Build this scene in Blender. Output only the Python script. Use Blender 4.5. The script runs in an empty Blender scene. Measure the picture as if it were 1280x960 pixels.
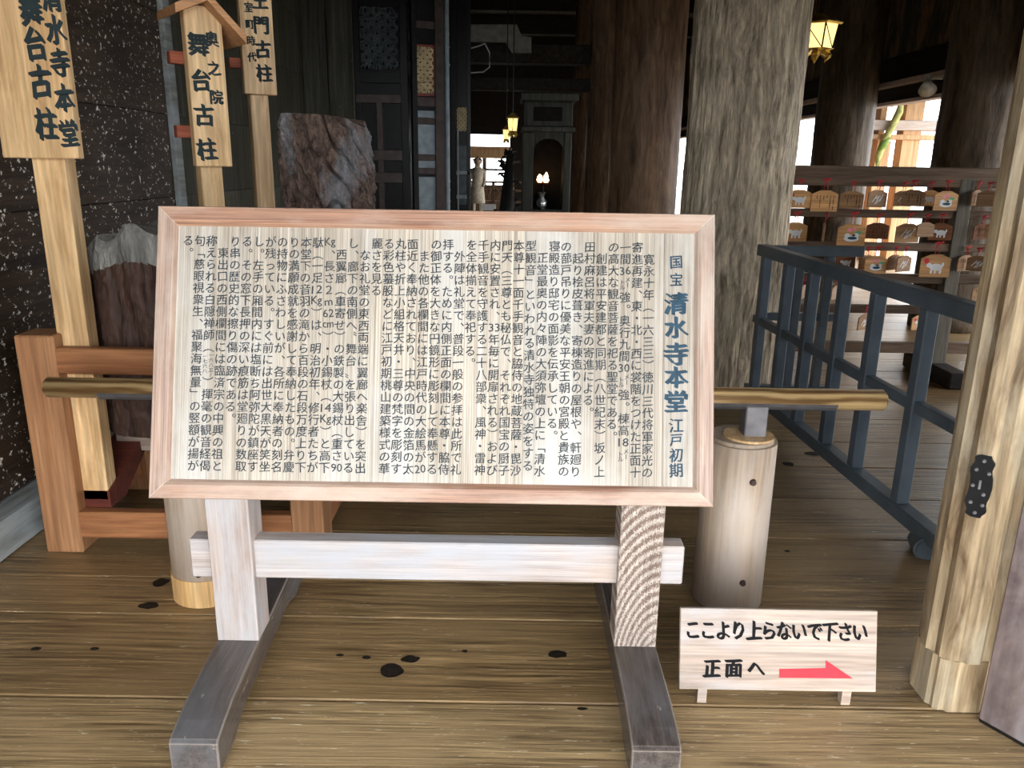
import bpy, bmesh, math, random
from mathutils import Vector, Matrix, noise
random.seed(7)
S = bpy.context.scene
C = S.collection
PI = math.pi

# ------------------------------------------------------------------ camera
F = 985.0
TH = math.radians(15.6); RO = math.radians(0.9)
CAM = Vector((0, 0, 1.5))
fw = Vector((0, math.cos(TH), -math.sin(TH)))
r0 = Vector((1, 0, 0)); u0 = Vector((0, math.sin(TH), math.cos(TH)))
rt = r0 * math.cos(RO) + u0 * math.sin(RO)
up = -r0 * math.sin(RO) + u0 * math.cos(RO)
cd = bpy.data.cameras.new('camera'); cam = bpy.data.objects.new('camera', cd); C.objects.link(cam)
cd.sensor_fit = 'HORIZONTAL'; cd.sensor_width = 36; cd.lens = 36 * F / 1280; cd.clip_start = .05; cd.clip_end = 300
cam.matrix_world = Matrix(((rt.x, up.x, -fw.x, CAM.x), (rt.y, up.y, -fw.y, CAM.y), (rt.z, up.z, -fw.z, CAM.z), (0, 0, 0, 1)))
S.camera = cam
def ray(px, py): return fw + rt * ((px - 640) / F) - up * ((py - 480) / F)
def onY(px, py, Y): d = ray(px, py); return CAM + d * (Y / d.y)
def onZ(px, py, z=0.0): d = ray(px, py); return CAM + d * ((z - CAM.z) / d.z)
def onX(px, py, X): d = ray(px, py); return CAM + d * (X / d.x)

# ------------------------------------------------------------------ world, light, exposure
W = bpy.data.worlds.new('sky'); S.world = W; W.use_nodes = True
nt = W.node_tree; nt.nodes.clear()
wo = nt.nodes.new('ShaderNodeOutputWorld'); bg = nt.nodes.new('ShaderNodeBackground')
tc = nt.nodes.new('ShaderNodeTexCoord'); nz = nt.nodes.new('ShaderNodeTexNoise'); nz.inputs['Scale'].default_value = 1.6
cr = nt.nodes.new('ShaderNodeValToRGB')
cr.color_ramp.elements[0].position = .3; cr.color_ramp.elements[0].color = (.80, .90, 1.0, 1)
cr.color_ramp.elements[1].position = .7; cr.color_ramp.elements[1].color = (1.0, .98, .94, 1)
nt.links.new(tc.outputs['Generated'], nz.inputs['Vector']); nt.links.new(nz.outputs['Fac'], cr.inputs['Fac'])
nt.links.new(cr.outputs['Color'], bg.inputs['Color']); bg.inputs['Strength'].default_value = 5.0
nt.links.new(bg.outputs['Background'], wo.inputs['Surface'])
S.view_settings.view_transform = 'Standard'; S.view_settings.look = 'None'
S.view_settings.exposure = 0.7; S.view_settings.gamma = 1; S.view_settings.use_curve_mapping = False
S.cycles.use_denoising = True
S.cycles.max_bounces = 8; S.cycles.diffuse_bounces = 5
S.cycles.sample_clamp_indirect = 6

# ------------------------------------------------------------------ materials
def rgb(c): return (c[0], c[1], c[2], 1)
def newmat(name):
    m = bpy.data.materials.new(name); m.use_nodes = True
    t = m.node_tree; b = t.nodes['Principled BSDF']
    return m, t, b
def plain(name, c, rough=.6, metal=0, emit=None, es=0, var=.25, sc=14):
    m, t, b = newmat(name)
    n = t.nodes.new('ShaderNodeTexNoise'); n.inputs['Scale'].default_value = sc; n.inputs['Detail'].default_value = 5
    tcn = t.nodes.new('ShaderNodeTexCoord'); t.links.new(tcn.outputs['Object'], n.inputs['Vector'])
    r = t.nodes.new('ShaderNodeValToRGB')
    r.color_ramp.elements[0].position = .3; r.color_ramp.elements[1].position = .7
    r.color_ramp.elements[0].color = rgb([x * (1 - var) for x in c]); r.color_ramp.elements[1].color = rgb([min(1, x * (1 + var)) for x in c])
    t.links.new(n.outputs['Fac'], r.inputs['Fac']); t.links.new(r.outputs['Color'], b.inputs['Base Color'])
    b.inputs['Roughness'].default_value = rough; b.inputs['Metallic'].default_value = metal
    b.inputs['Specular IOR Level'].default_value = .5 if max(c) > .2 else .2
    if emit: b.inputs['Emission Color'].default_value = rgb(emit); b.inputs['Emission Strength'].default_value = es
    return m
def wood(name, dark, light, axis='Z', across=26, rough=.6, bump=.25, figure=.0, spec=None, wear=None, along=1.2, ring=0, wscale=1, specthr=.64, spstretch=.25, spsc=38, bdist=.01, fiber=.22, edge=None, er=.004, wthr=.45, arcs=None):
    """grain noise stretched along an axis, optional light specks (spec) and broad worn patches (wear)"""
    m, t, b = newmat(name)
    L = t.links.new; N = t.nodes.new
    co = N('ShaderNodeTexCoord'); oi = N('ShaderNodeObjectInfo')
    mul = N('ShaderNodeVectorMath'); mul.operation = 'SCALE'; mul.inputs[0].default_value = (7.3, 11.1, 5.7); L(oi.outputs['Random'], mul.inputs['Scale'])
    add = N('ShaderNodeVectorMath'); add.operation = 'ADD'; L(co.outputs['Object'], add.inputs[0]); L(mul.outputs[0], add.inputs[1])
    def mapped(sa, sc_):
        mp = N('ShaderNodeMapping'); v = [sc_, sc_, sc_]; v['XYZ'.index(axis)] = sa
        mp.inputs['Scale'].default_value = v; L(add.outputs[0], mp.inputs['Vector']); return mp.outputs[0]
    # slow waviness of the grain
    wn = N('ShaderNodeTexNoise'); wn.inputs['Scale'].default_value = 1.0; wn.inputs['Detail'].default_value = 2; L(mapped(1.5, 3), wn.inputs['Vector'])
    dist = N('ShaderNodeVectorMath'); dist.operation = 'SCALE'; L(wn.outputs['Color'], dist.inputs[0]); dist.inputs['Scale'].default_value = 1.2 + figure * 8
    a2 = N('ShaderNodeVectorMath'); a2.operation = 'ADD'; L(mapped(along, across), a2.inputs[0]); L(dist.outputs[0], a2.inputs[1])
    g = N('ShaderNodeTexNoise'); g.inputs['Scale'].default_value = 1; g.inputs['Detail'].default_value = 7; g.inputs['Roughness'].default_value = .65; L(a2.outputs[0], g.inputs['Vector'])
    src = g.outputs['Fac']
    if ring:
        wv = N('ShaderNodeTexWave'); wv.wave_type = 'RINGS'; wv.inputs['Scale'].default_value = ring; wv.inputs['Distortion'].default_value = 5
        wv.inputs['Detail'].default_value = 3; wv.inputs['Detail Scale'].default_value = 1.2
        L(mapped(.12 * 9, 5), wv.inputs['Vector'])
        mx = N('ShaderNodeMix'); mx.data_type = 'FLOAT'; mx.inputs[0].default_value = .4; L(g.outputs['Fac'], mx.inputs[2]); L(wv.outputs['Fac'], mx.inputs[3]); src = mx.outputs[0]
    if arcs:
        mp = N('ShaderNodeMapping'); mp.inputs['Location'].default_value = (-arcs[0], 0, -arcs[1] * .42); mp.inputs['Scale'].default_value = (1, 0, .42); L(co.outputs['Object'], mp.inputs['Vector'])
        wv = N('ShaderNodeTexWave'); wv.wave_type = 'RINGS'; wv.rings_direction = 'Y'; wv.inputs['Scale'].default_value = arcs[2]; wv.inputs['Distortion'].default_value = 4.5
        wv.inputs['Detail'].default_value = 2; wv.inputs['Detail Scale'].default_value = 14; L(mp.outputs[0], wv.inputs['Vector'])
        mx = N('ShaderNodeMix'); mx.data_type = 'FLOAT'; mx.inputs[0].default_value = .5; L(g.outputs['Fac'], mx.inputs[2]); L(wv.outputs['Fac'], mx.inputs[3]); src = mx.outputs[0]
    r = N('ShaderNodeValToRGB'); r.color_ramp.elements[0].position = .32; r.color_ramp.elements[1].position = .66
    r.color_ramp.elements[0].color = rgb(dark); r.color_ramp.elements[1].color = rgb(light); L(src, r.inputs['Fac'])
    col = r.outputs['Color']
    # broad tone variation
    bn = N('ShaderNodeTexNoise'); bn.inputs['Scale'].default_value = 1.3; bn.inputs['Detail'].default_value = 3; L(add.outputs[0], bn.inputs['Vector'])
    hv = N('ShaderNodeHueSaturation'); L(col, hv.inputs['Color'])
    mr = N('ShaderNodeMapRange'); mr.inputs['To Min'].default_value = .7; mr.inputs['To Max'].default_value = 1.3; L(bn.outputs['Fac'], mr.inputs['Value']); 
    m2 = N('ShaderNodeMath'); m2.operation = 'MULTIPLY'; L(mr.outputs[0], m2.inputs[0])
    mr2 = N('ShaderNodeMapRange'); mr2.inputs['To Min'].default_value = .85; mr2.inputs['To Max'].default_value = 1.15; L(oi.outputs['Random'], mr2.inputs['Value']); L(mr2.outputs[0], m2.inputs[1])
    fn_ = N('ShaderNodeTexNoise'); fn_.inputs['Scale'].default_value = 1; fn_.inputs['Detail'].default_value = 2; L(mapped(along * 3.5, across * 5), fn_.inputs['Vector'])
    fm = N('ShaderNodeMapRange'); fm.inputs['From Min'].default_value = .3; fm.inputs['From Max'].default_value = .7; fm.inputs['To Min'].default_value = 1 - fiber; fm.inputs['To Max'].default_value = 1 + fiber; L(fn_.outputs['Fac'], fm.inputs['Value'])
    m3 = N('ShaderNodeMath'); m3.operation = 'MULTIPLY'; L(m2.outputs[0], m3.inputs[0]); L(fm.outputs[0], m3.inputs[1])
    L(m3.outputs[0], hv.inputs['Value']); col = hv.outputs['Color']
    if wear:
        wq = N('ShaderNodeTexNoise'); wq.inputs['Scale'].default_value = 2.2 * wscale; wq.inputs['Detail'].default_value = 6; wq.inputs['Roughness'].default_value = .6
        L(mapped(.7, 2.2), wq.inputs['Vector'])
        wr = N('ShaderNodeValToRGB'); wr.color_ramp.elements[0].position = wthr; wr.color_ramp.elements[1].position = wthr + .2; L(wq.outputs['Fac'], wr.inputs['Fac'])
        mm = N('ShaderNodeMix'); mm.data_type = 'RGBA'; L(wr.outputs['Color'], mm.inputs[0]); L(col, mm.inputs[6]); mm.inputs[7].default_value = rgb(wear); col = mm.outputs[2]
    if spec:
        sn = N('ShaderNodeTexNoise'); sn.inputs['Scale'].default_value = 1; sn.inputs['Detail'].default_value = 3; sn.inputs['Roughness'].default_value = .7
        L(mapped(spsc * spstretch, spsc), sn.inputs['Vector'])
        sr = N('ShaderNodeValToRGB'); sr.color_ramp.elements[0].position = specthr; sr.color_ramp.elements[1].position = specthr + .05; L(sn.outputs['Fac'], sr.inputs['Fac'])
        mm = N('ShaderNodeMix'); mm.data_type = 'RGBA'; L(sr.outputs['Color'], mm.inputs[0]); L(col, mm.inputs[6]); mm.inputs[7].default_value = rgb(spec); col = mm.outputs[2]
    if edge:
        bv = N('ShaderNodeBevel'); bv.samples = 4; bv.inputs['Radius'].default_value = er; gm = N('ShaderNodeNewGeometry')
        dt = N('ShaderNodeVectorMath'); dt.operation = 'DOT_PRODUCT'; L(bv.outputs[0], dt.inputs[0]); L(gm.outputs['True Normal'], dt.inputs[1])
        em = N('ShaderNodeMapRange'); em.inputs['From Min'].default_value = 1; em.inputs['From Max'].default_value = .8; em.inputs['To Max'].default_value = .8; L(dt.outputs['Value'], em.inputs['Value'])
        mm = N('ShaderNodeMix'); mm.data_type = 'RGBA'; L(em.outputs[0], mm.inputs[0]); L(col, mm.inputs[6]); mm.inputs[7].default_value = rgb(edge); col = mm.outputs[2]
    L(col, b.inputs['Base Color'])
    b.inputs['Roughness'].default_value = rough
    b.inputs['Specular IOR Level'].default_value = .5 if max(light) > .4 else .18
    bp = N('ShaderNodeBump'); bp.inputs['Strength'].default_value = bump; bp.inputs['Distance'].default_value = bdist; L(src, bp.inputs['Height']); L(bp.outputs[0], b.inputs['Normal'])
    return m
M = {}
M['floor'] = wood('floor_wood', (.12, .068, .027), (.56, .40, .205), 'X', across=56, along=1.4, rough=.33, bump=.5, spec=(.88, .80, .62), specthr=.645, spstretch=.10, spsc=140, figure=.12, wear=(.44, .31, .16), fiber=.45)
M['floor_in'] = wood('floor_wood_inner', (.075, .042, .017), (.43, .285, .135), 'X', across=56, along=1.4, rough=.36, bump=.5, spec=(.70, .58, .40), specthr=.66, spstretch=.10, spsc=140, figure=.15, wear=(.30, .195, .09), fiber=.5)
M['gap'] = plain('gap_dark', (.012, .009, .007), .9)
M['knot'] = plain('knot_black', (.02, .015, .012), .6, sc=60, var=.6)
M['frame_h'] = wood('frame_wood_h', (.24, .115, .075), (.47, .27, .175), 'X', across=55, rough=.42, wear=(.55, .42, .34), bump=.3, fiber=.3, edge=(.78, .66, .56), er=.003)
M['frame_v'] = wood('frame_wood_v', (.28, .17, .13), (.50, .35, .27), 'Z', across=55, rough=.42, wear=(.60, .52, .45), bump=.3, fiber=.3, edge=(.78, .66, .56), er=.003)
M['panel'] = wood('panel_wood', (.30, .245, .185), (.62, .55, .465), 'Z', across=120, along=.5, rough=.45, wear=(.60, .57, .53), bump=.6, fiber=.3)
M['leg'] = wood('leg_wood', (.34, .245, .20), (.56, .46, .41), 'Z', across=30, rough=.42, wear=(.47, .48, .51), bump=.3, edge=(.80, .70, .62))
M['leg_fig'] = wood('leg_wood_figured', (.22, .15, .115), (.60, .51, .45), 'Z', across=30, along=2.4, rough=.5, arcs=(.67, .02, 24), bump=.7, edge=(.80, .70, .62))
M['bar'] = wood('bar_wood', (.34, .26, .22), (.54, .47, .43), 'X', across=50, rough=.38, wear=(.45, .46, .50), bump=.25, edge=(.80, .72, .66))
M['foot'] = wood('foot_wood', (.05, .042, .038), (.13, .105, .095), 'Y', across=34, rough=.26, wear=(.13, .13, .14), spec=(.30, .26, .23), specthr=.67, bump=.25, edge=(.60, .50, .42), er=.006)
M['foot'].node_tree.nodes['Principled BSDF'].inputs['Specular IOR Level'].default_value = .6
M['ink'] = plain('ink_blue_black', (.045, .055, .062), .55, sc=50, var=.35)
M['ink_t'] = plain('ink_title_blue', (.022, .06, .095), .5, sc=40, var=.3)
M['ink_b'] = plain('ink_black', (.006, .006, .007), .8)
M['ink_s'] = plain('ink_soft', (.022, .034, .038), .7)
M['red'] = plain('red_paint', (.62, .018, .035), .6)
M['sign'] = wood('small_sign_wood', (.27, .195, .15), (.46, .36, .295), 'X', across=26, rough=.4, wear=(.42, .42, .44), bump=.12, figure=.1, edge=(.75, .62, .48), er=.003)
M['hinoki'] = wood('hinoki', (.42, .24, .10), (.78, .54, .29), 'Z', across=16, along=.8, rough=.42, bump=.15, figure=.15)
M['hinoki_d'] = wood('roof_wood', (.38, .17, .07), (.58, .31, .14), 'X', across=20, rough=.5, bump=.15)
M['peg'] = wood('peg_wood', (.22, .055, .03), (.38, .11, .06), 'X', rough=.5)
M['rack'] = wood('rack_wood', (.30, .13, .055), (.46, .24, .115), 'Z', across=20, rough=.45, bump=.15)
M['rack_h'] = wood('rack_wood_h', (.25, .095, .04), (.40, .18, .08), 'X', across=20, rough=.45, bump=.15)
M['maroon'] = wood('maroon_block', (.10, .025, .018), (.17, .045, .03), 'X', rough=.5)
M['log'] = wood('log_wood', (.16, .085, .03), (.50, .34, .16), 'X', across=22, along=.8, rough=.36, bump=.2, ring=2.0)
M['postround'] = wood('round_post_wood', (.36, .25, .165), (.55, .42, .31), 'Z', across=16, along=.6, rough=.5, bump=.15, wear=(.50, .42, .36))
M['orange_end'] = wood('post_foot_wood', (.58, .33, .13), (.74, .48, .22), 'Z', across=20, rough=.5)
M['steel'] = plain('steel_plate', (.20, .19, .20), .5, .3)
M['bolt'] = plain('bolt', (.09, .07, .06), .35, .8)
M['wall_d'] = wood('wall_dark', (.014, .008, .005), (.058, .036, .022), 'Y', across=20, along=1.2, rough=.5, bump=.3, spec=(.85, .80, .72), specthr=.61, spstretch=.7, spsc=46)
M['wall_g'] = wood('wall_greenish', (.035, .034, .025), (.10, .095, .07), 'Z', across=22, rough=.6, bump=.25, spec=(.45, .42, .36), specthr=.69, spstretch=.6, spsc=40)
M['sill'] = wood('sill_grey', (.16, .17, .16), (.34, .36, .35), 'Y', rough=.5, wear=(.38, .42, .45))
M['pillar'] = wood('pillar_grey', (.13, .09, .055), (.74, .61, .44), 'Z', across=26, along=4.2, rough=.6, bump=1.0, figure=.25, bdist=.04)
M['pillar_d'] = wood('pillar_dark', (.03, .02, .013), (.13, .095, .065), 'Z', across=14, along=2.0, rough=.5, bump=.6, figure=.2, bdist=.02)
M['pillar_r'] = wood('pillar_brown', (.07, .038, .022), (.27, .165, .10), 'Z', across=14, along=1.6, rough=.5, bump=.4, figure=.2, bdist=.02)
M['post_r'] = wood('post_right', (.13, .075, .035), (.54, .41, .25), 'Z', across=16, along=.8, rough=.4, bump=.5, figure=.35, wear=(.46, .40, .29), wscale=1.4, wthr=.5, fiber=.35)
M['door_r'] = wood('door_leaf', (.10, .075, .075), (.26, .20, .185), 'Z', across=8, along=1.1, rough=.5, bump=.4, figure=.4, wear=(.30, .28, .29))
M['black'] = plain('black_lacquer', (.028, .027, .028), .3)
M['blackmetal'] = plain('black_iron', (.015, .015, .016), .4, .6)
M['fence'] = plain('fence_paint', (.11, .135, .16), .34, sc=6, var=.2)
M['lacq'] = plain('lacquer_dark', (.011, .011, .012), .35)
M['lacq_blue'] = plain('lacquer_panel', (.24, .29, .33), .35)
M['lacq_br'] = plain('lacquer_fitting', (.07, .055, .05), .4, .4)
M['lattice'] = plain('lattice_gold', (.62, .52, .33), .45)
M['lattice_d'] = plain('lattice_dark', (.10, .12, .13), .35)
M['redlac'] = plain('red_lacquer', (.22, .03, .02), .4)
M['rackema'] = wood('plaque_rack_wood', (.085, .055, .04), (.20, .14, .10), 'X', rough=.5, bump=.2)
M['rackpost'] = wood('plaque_rack_post', (.12, .11, .09), (.24, .22, .19), 'Z', rough=.5, bump=.2)
M['ema'] = wood('plaque_wood', (.42, .20, .07), (.66, .37, .15), 'X', across=30, rough=.55, bump=.1)
M['ema_d'] = wood('plaque_wood_dark', (.16, .06, .03), (.26, .11, .05), 'X', across=30, rough=.55, bump=.1)
M['ema_b'] = wood('plaque_wood_aged', (.24, .12, .05), (.42, .23, .10), 'X', across=30, rough=.55, bump=.1)
M['white'] = plain('white_print', (.78, .80, .82), .6, var=.1)
M['green'] = plain('green_print', (.10, .40, .22), .6)
M['pink'] = plain('pink_print', (.80, .25, .35), .6)
M['cord'] = plain('red_cord', (.55, .02, .03), .6)
M['gold'] = plain('gold', (.85, .58, .16), .3, .8)
M['lampglow'] = plain('lamp_paper', (.90, .68, .25), .6, emit=(1, .70, .25), es=1.1)
M['glow'] = plain('candle_glow', (1, .9, .7), .6, emit=(1, .62, .30), es=6)
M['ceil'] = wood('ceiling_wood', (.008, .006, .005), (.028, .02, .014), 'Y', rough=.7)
M['ground'] = plain('pale_gravel', (.30, .28, .25), .9, sc=30)
M['gatewood'] = wood('gate_wood', (.50, .27, .12), (.75, .46, .24), 'Z', rough=.6)
M['gatepale'] = wood('gate_pale', (.55, .42, .36), (.75, .62, .55), 'X', rough=.6)
M['rope'] = plain('rope', (.55, .56, .20), .8)
M['cream'] = plain('cream_plastic', (.75, .74, .66), .45)
M['plaster'] = plain('pale_plaster', (.30, .29, .25), .8)
M['stump_grey'] = wood('weathered_grey', (.10, .10, .095), (.36, .35, .32), 'Z', across=18, along=5, rough=.8, bump=.8, bdist=.03)
M['stump'] = wood('old_pillar_wood', (.025, .013, .010), (.10, .055, .042), 'Z', across=16, along=1.5, rough=.5, bump=.6, bdist=.02, figure=.2)
M['coat'] = plain('beige_coat', (.62, .54, .42), .8)
M['hair'] = plain('dark_hair', (.03, .022, .018), .6)
M['skin'] = plain('skin', (.60, .42, .32), .6)

# ------------------------------------------------------------------ helpers
def setp(o, label=None, cat=None, group=None, kind=None):
    if label: o['label'] = label
    if cat: o['category'] = cat
    if group: o['group'] = group
    if kind: o['kind'] = kind
    return o
def thing(name, label, cat, loc=(0, 0, 0), rz=0, group=None):
    o = bpy.data.objects.new(name, None); C.objects.link(o); o.location = loc; o.rotation_euler = (0, 0, rz); o.empty_display_size = .1
    return setp(o, label, cat, group)
def wloc(o):
    v = Vector((0, 0, 0))
    while o is not None: v += Vector(o.location); o = o.parent
    return v
def obj(name, bm, mat, parent=None, world=True, smooth=False, loc=(0, 0, 0), rot=(0, 0, 0)):
    me = bpy.data.meshes.new(name)
    if isinstance(bm, bmesh.types.BMesh):
        if parent is not None and world: bmesh.ops.translate(bm, verts=bm.verts, vec=-wloc(parent))
        bm.to_mesh(me); bm.free()
    else: me = bm
    if mat is not None and len(me.materials) == 0:
        for mm in (mat if isinstance(mat, (list, tuple)) else [mat]): me.materials.append(mm)
    if smooth:
        for p in me.polygons: p.use_smooth = True
    o = bpy.data.objects.new(name, me); C.objects.link(o); o.parent = parent; o.location = loc; o.rotation_euler = rot
    return o
def box(x0, x1, y0, y1, z0, z1, bev=.004, bm=None):
    own = bmesh.new()
    bmesh.ops.create_cube(own, size=1)
    for v in own.verts: v.co = Vector(((x0 + x1) / 2 + v.co.x * (x1 - x0), (y0 + y1) / 2 + v.co.y * (y1 - y0), (z0 + z1) / 2 + v.co.z * (z1 - z0)))
    if bev: bmesh.ops.bevel(own, geom=own.edges[:], offset=min(bev, .45 * min(abs(x1 - x0), abs(y1 - y0), abs(z1 - z0))), segments=1, affect='EDGES')
    if bm is None: return own
    return merge(bm, own)
def merge(a, b, mi=None):
    me = bpy.data.meshes.new('tmp'); 
    if mi is not None:
        for f in b.faces: f.material_index = mi
    b.to_mesh(me); b.free(); a.from_mesh(me); bpy.data.meshes.remove(me); return a
def cyl(p0, p1, ra, rb=None, n=24, bev=0, bm=None):
    if rb is None: rb = ra
    p0 = Vector(p0); p1 = Vector(p1); d = p1 - p0
    own = bmesh.new()
    bmesh.ops.create_cone(own, cap_ends=True, segments=n, radius1=ra, radius2=rb, depth=d.length)
    if bev:
        ed = [e for e in own.edges if len(e.link_faces) == 2 and any(len(f.verts) > 4 for f in e.link_faces)]
        bmesh.ops.bevel(own, geom=ed, offset=bev, segments=2, affect='EDGES')
    q = d.to_track_quat('Z', 'Y').to_matrix().to_4x4()
    bmesh.ops.transform(own, matrix=Matrix.Translation((p0 + p1) / 2) @ q, verts=own.verts)
    if bm is None: return own
    return merge(bm, own)
def prism(pts, axis, a0, a1, bm=None):
    """pts 2-D outline (ccw), extruded along axis between a0 and a1. axis Y: pts=(x,z); X: (y,z); Z: (x,y)"""
    own = bmesh.new()
    def mk(p, a): return {'Y': (p[0], a, p[1]), 'X': (a, p[0], p[1]), 'Z': (p[0], p[1], a)}[axis]
    A = [own.verts.new(mk(p, a0)) for p in pts]; B = [own.verts.new(mk(p, a1)) for p in pts]
    own.faces.new(A); own.faces.new(B[::-1])
    for i in range(len(pts)): j = (i + 1) % len(pts); own.faces.new((A[j], A[i], B[i], B[j]))
    bmesh.ops.recalc_face_normals(own, faces=own.faces[:])
    if bm is None: return own
    return merge(bm, own)
def tube(pts, r, n=8, bm=None):
    own = bmesh.new() if bm is None else bm
    rings = []
    pts = [Vector(p) for p in pts]
    for i, p in enumerate(pts):
        d = (pts[min(i + 1, len(pts) - 1)] - pts[max(i - 1, 0)]).normalized()
        q = d.to_track_quat('Z', 'Y')
        rr = r[i] if isinstance(r, (list, tuple)) else r
        rings.append([own.verts.new(p + q @ Vector((math.cos(2 * PI * k / n) * rr, math.sin(2 * PI * k / n) * rr, 0))) for k in range(n)])
    for a, b in zip(rings, rings[1:]):
        for k in range(n): own.faces.new((a[k], a[(k + 1) % n], b[(k + 1) % n], b[k]))
    own.faces.new(rings[0][::-1]); own.faces.new(rings[-1])
    return own
def sgn(v): return 1 if v >= 0 else -1

# ------------------------------------------------------------------ lettering
GL = {}
VROT = set('（）「」ー〜＝')
def prep_glyphs(reqs):
    obs = []
    for key in sorted(set(reqs)):
        ch, off = key
        if key in GL: continue
        cu = bpy.data.curves.new('glyph', 'FONT'); cu.body = ch; cu.size = 1; cu.resolution_u = 2; cu.offset = off
        o = bpy.data.objects.new('glyph', cu); C.objects.link(o); obs.append((key, o))
    bpy.context.view_layer.update()
    dg = bpy.context.evaluated_depsgraph_get()
    for key, o in obs:
        me = bpy.data.meshes.new_from_object(o.evaluated_get(dg))
        GL[key] = ([(v.co.x, v.co.y) for v in me.vertices], [tuple(p.vertices) for p in me.polygons])
        bpy.data.meshes.remove(me)
    for key, o in obs:
        cu = o.data; bpy.data.objects.remove(o); bpy.data.curves.remove(cu)
def lettering(name, items, mat, parent, y=-.001, loc=(0, 0, 0), rot=(0, 0, 0), shear=.07, off=.012):
    """items: (text, cx, cz, width, height): flat characters on the local plane facing -Y"""
    prep_glyphs([(it[0], 0.) for it in items])
    nc = 2 if off < .02 else 5
    nib = [(off * (2 * k / (nc - 1) - 1), -.55 * off * (2 * k / (nc - 1) - 1)) for k in range(nc)]
    vs = []; fs = []
    for (ch, cx, cz, w, h) in items:
        V, P = GL[(ch, 0.)]
        if len(ch) > 1:
            xs = [v[0] for v in V]; ys = [v[1] for v in V]
            mx = (min(xs) + max(xs)) / 2; my = (min(ys) + max(ys)) / 2; k = 1 / max(.8, (max(xs) - min(xs)))
        else: mx, my, k = .5, .38, 1
        if len(ch) == 1 and ord(ch) < 128:
            xs = [v[0] for v in V]; mx = (min(xs) + max(xs)) / 2; my = .35
        ph = random.uniform(0, 6)
        for q_, (ox, oz) in [(q_, o_) for q_, o_ in enumerate(nib)]:
          b = len(vs)
          for (x, z) in V:
            x = (x - mx) * k; z = z - my
            if ch in VROT: x, z = z, -x
            elif ch in '、。': x += .62; z += .52
            else: z += shear * x; x += .022 * math.sin(z * 5 + ph); z += .018 * math.sin(x * 6 + ph * 2)
            vs.append((cx + (x + ox) * w, y - q_ * .00004, cz + (z + oz) * h))
          fs += [tuple(i + b for i in p) for p in P]
    me = bpy.data.meshes.new(name); me.from_pydata(vs, [], fs); me.materials.append(mat)
    o = bpy.data.objects.new(name, me); C.objects.link(o); o.parent = parent; o.location = loc; o.rotation_euler = rot; o['kind'] = 'stuff'
    return o

# =================================================================== STRUCTURE
# ---- floor of wide boards running left to right
fl = obj('floor', box(-2.6, 7.6, -1.2, 25, -.3, -.045, 0), M['gap']); setp(fl, kind='structure')
edges = [-1.2, -.75, -.3, .2, .65, 1.1, 1.5, 1.95, 2.38, 2.63, 3.03, 3.45]
while edges[-1] < 24.5: edges.append(edges[-1] + .42 + random.uniform(-.03, .03))
for i in range(len(edges) - 1):
    a, b = edges[i], edges[i + 1]
    g = .004 if abs(b - 1.95) > .01 else .007
    X1 = 7.6
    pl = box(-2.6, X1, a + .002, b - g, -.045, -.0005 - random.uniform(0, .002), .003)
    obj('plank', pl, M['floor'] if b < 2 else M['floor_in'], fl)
def knot(px, py, rx, ry):
    p = onZ(px, py); bm = bmesh.new(); n = 18
    c = bm.verts.new((p.x, p.y, .0012)); ring = []
    for k in range(n):
        a = 2 * PI * k / n; q = 1 + .3 * noise.noise(Vector((math.cos(a) * 1.3 + px, math.sin(a) * 1.3 + py, 0)))
        ring.append(bm.verts.new((p.x + rx * q * math.cos(a), p.y + ry * q * math.sin(a), .0004)))
    for k in range(n): bm.faces.new((c, ring[k], ring[(k + 1) % n]))
    obj('knot', bm, M['knot'], fl)
for k in [(489, 838, .036, .035), (513, 824, .030, .018), (697, 818, .030, .022), (581, 814, .009, .008), (458, 822, .014, .008), (425, 819, .012, .007),
          (186, 757, .034, .022), (201, 728, .026, .030), (45, 811, .016, .010), (118, 811, .014, .010), (1018, 567, .05, .03), (985, 580, .03, .03), (1088, 600, .04, .03),
          (984, 689, .012, .01), (728, 886, .016, .006), (1205, 608, .04, .03)]: knot(*k)
# ground outside, below the hall
g_ = obj('ground', box(-60, 70, -60, 90, -1.3, -.9, 0), M['ground']); setp(g_, kind='structure')

# ---- left wall of wide horizontal boards, with sill
XW = -2.05
wl = obj('wall_left', box(XW - .2, XW - .05, -.9, 8.4, -.05, 4.6, 0), M['gap']); setp(wl, kind='structure')  # front stretch is out of view, extended to cut oblique skylight from the left
zz = .16; k = 0
while zz < 4.5:
    h = [.52, .60, .47, .55][k % 4]; k += 1
    obj('board', box(XW - .05, XW, -.9, 4.88, zz + .001, zz + h - .001, .002), M['wall_d'], wl)
    obj('board', box(XW - .10, XW - .04, 4.98, 8.25, zz + .001, zz + h - .001, .002), M['wall_g'], wl)
    zz += h
obj('batten', box(XW - .05, XW + .03, 4.88, 4.98, 0, 4.5, .006), M['sill'], wl)
obj('sill', box(XW - .1, -1.94, 1.2, 8.3, 0, .15, .01), M['sill'], wl)
# frontal stretch of the wall beside the black screens
p0 = onY(388, 200, 8.3).x; p1 = onY(446, 200, 8.3).x
wb = obj('wall_screen_side', box(XW - .1, p1, 8.3, 8.42, 0, 4.5, .004), M['gap']); setp(wb, kind='structure')
for a, b in ((XW - .1, p0 + .22), (p0 + .23, p1)): obj('board', box(a, b, 8.26, 8.31, .0, 4.5, .004), M['wall_g'], wb)
obj('trim_1', box(XW - .05, XW + .35, 5.2, 8.2, 3.0, 3.25, .01), M['ceil']); setp(bpy.data.objects['trim_1'], kind='structure')

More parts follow.
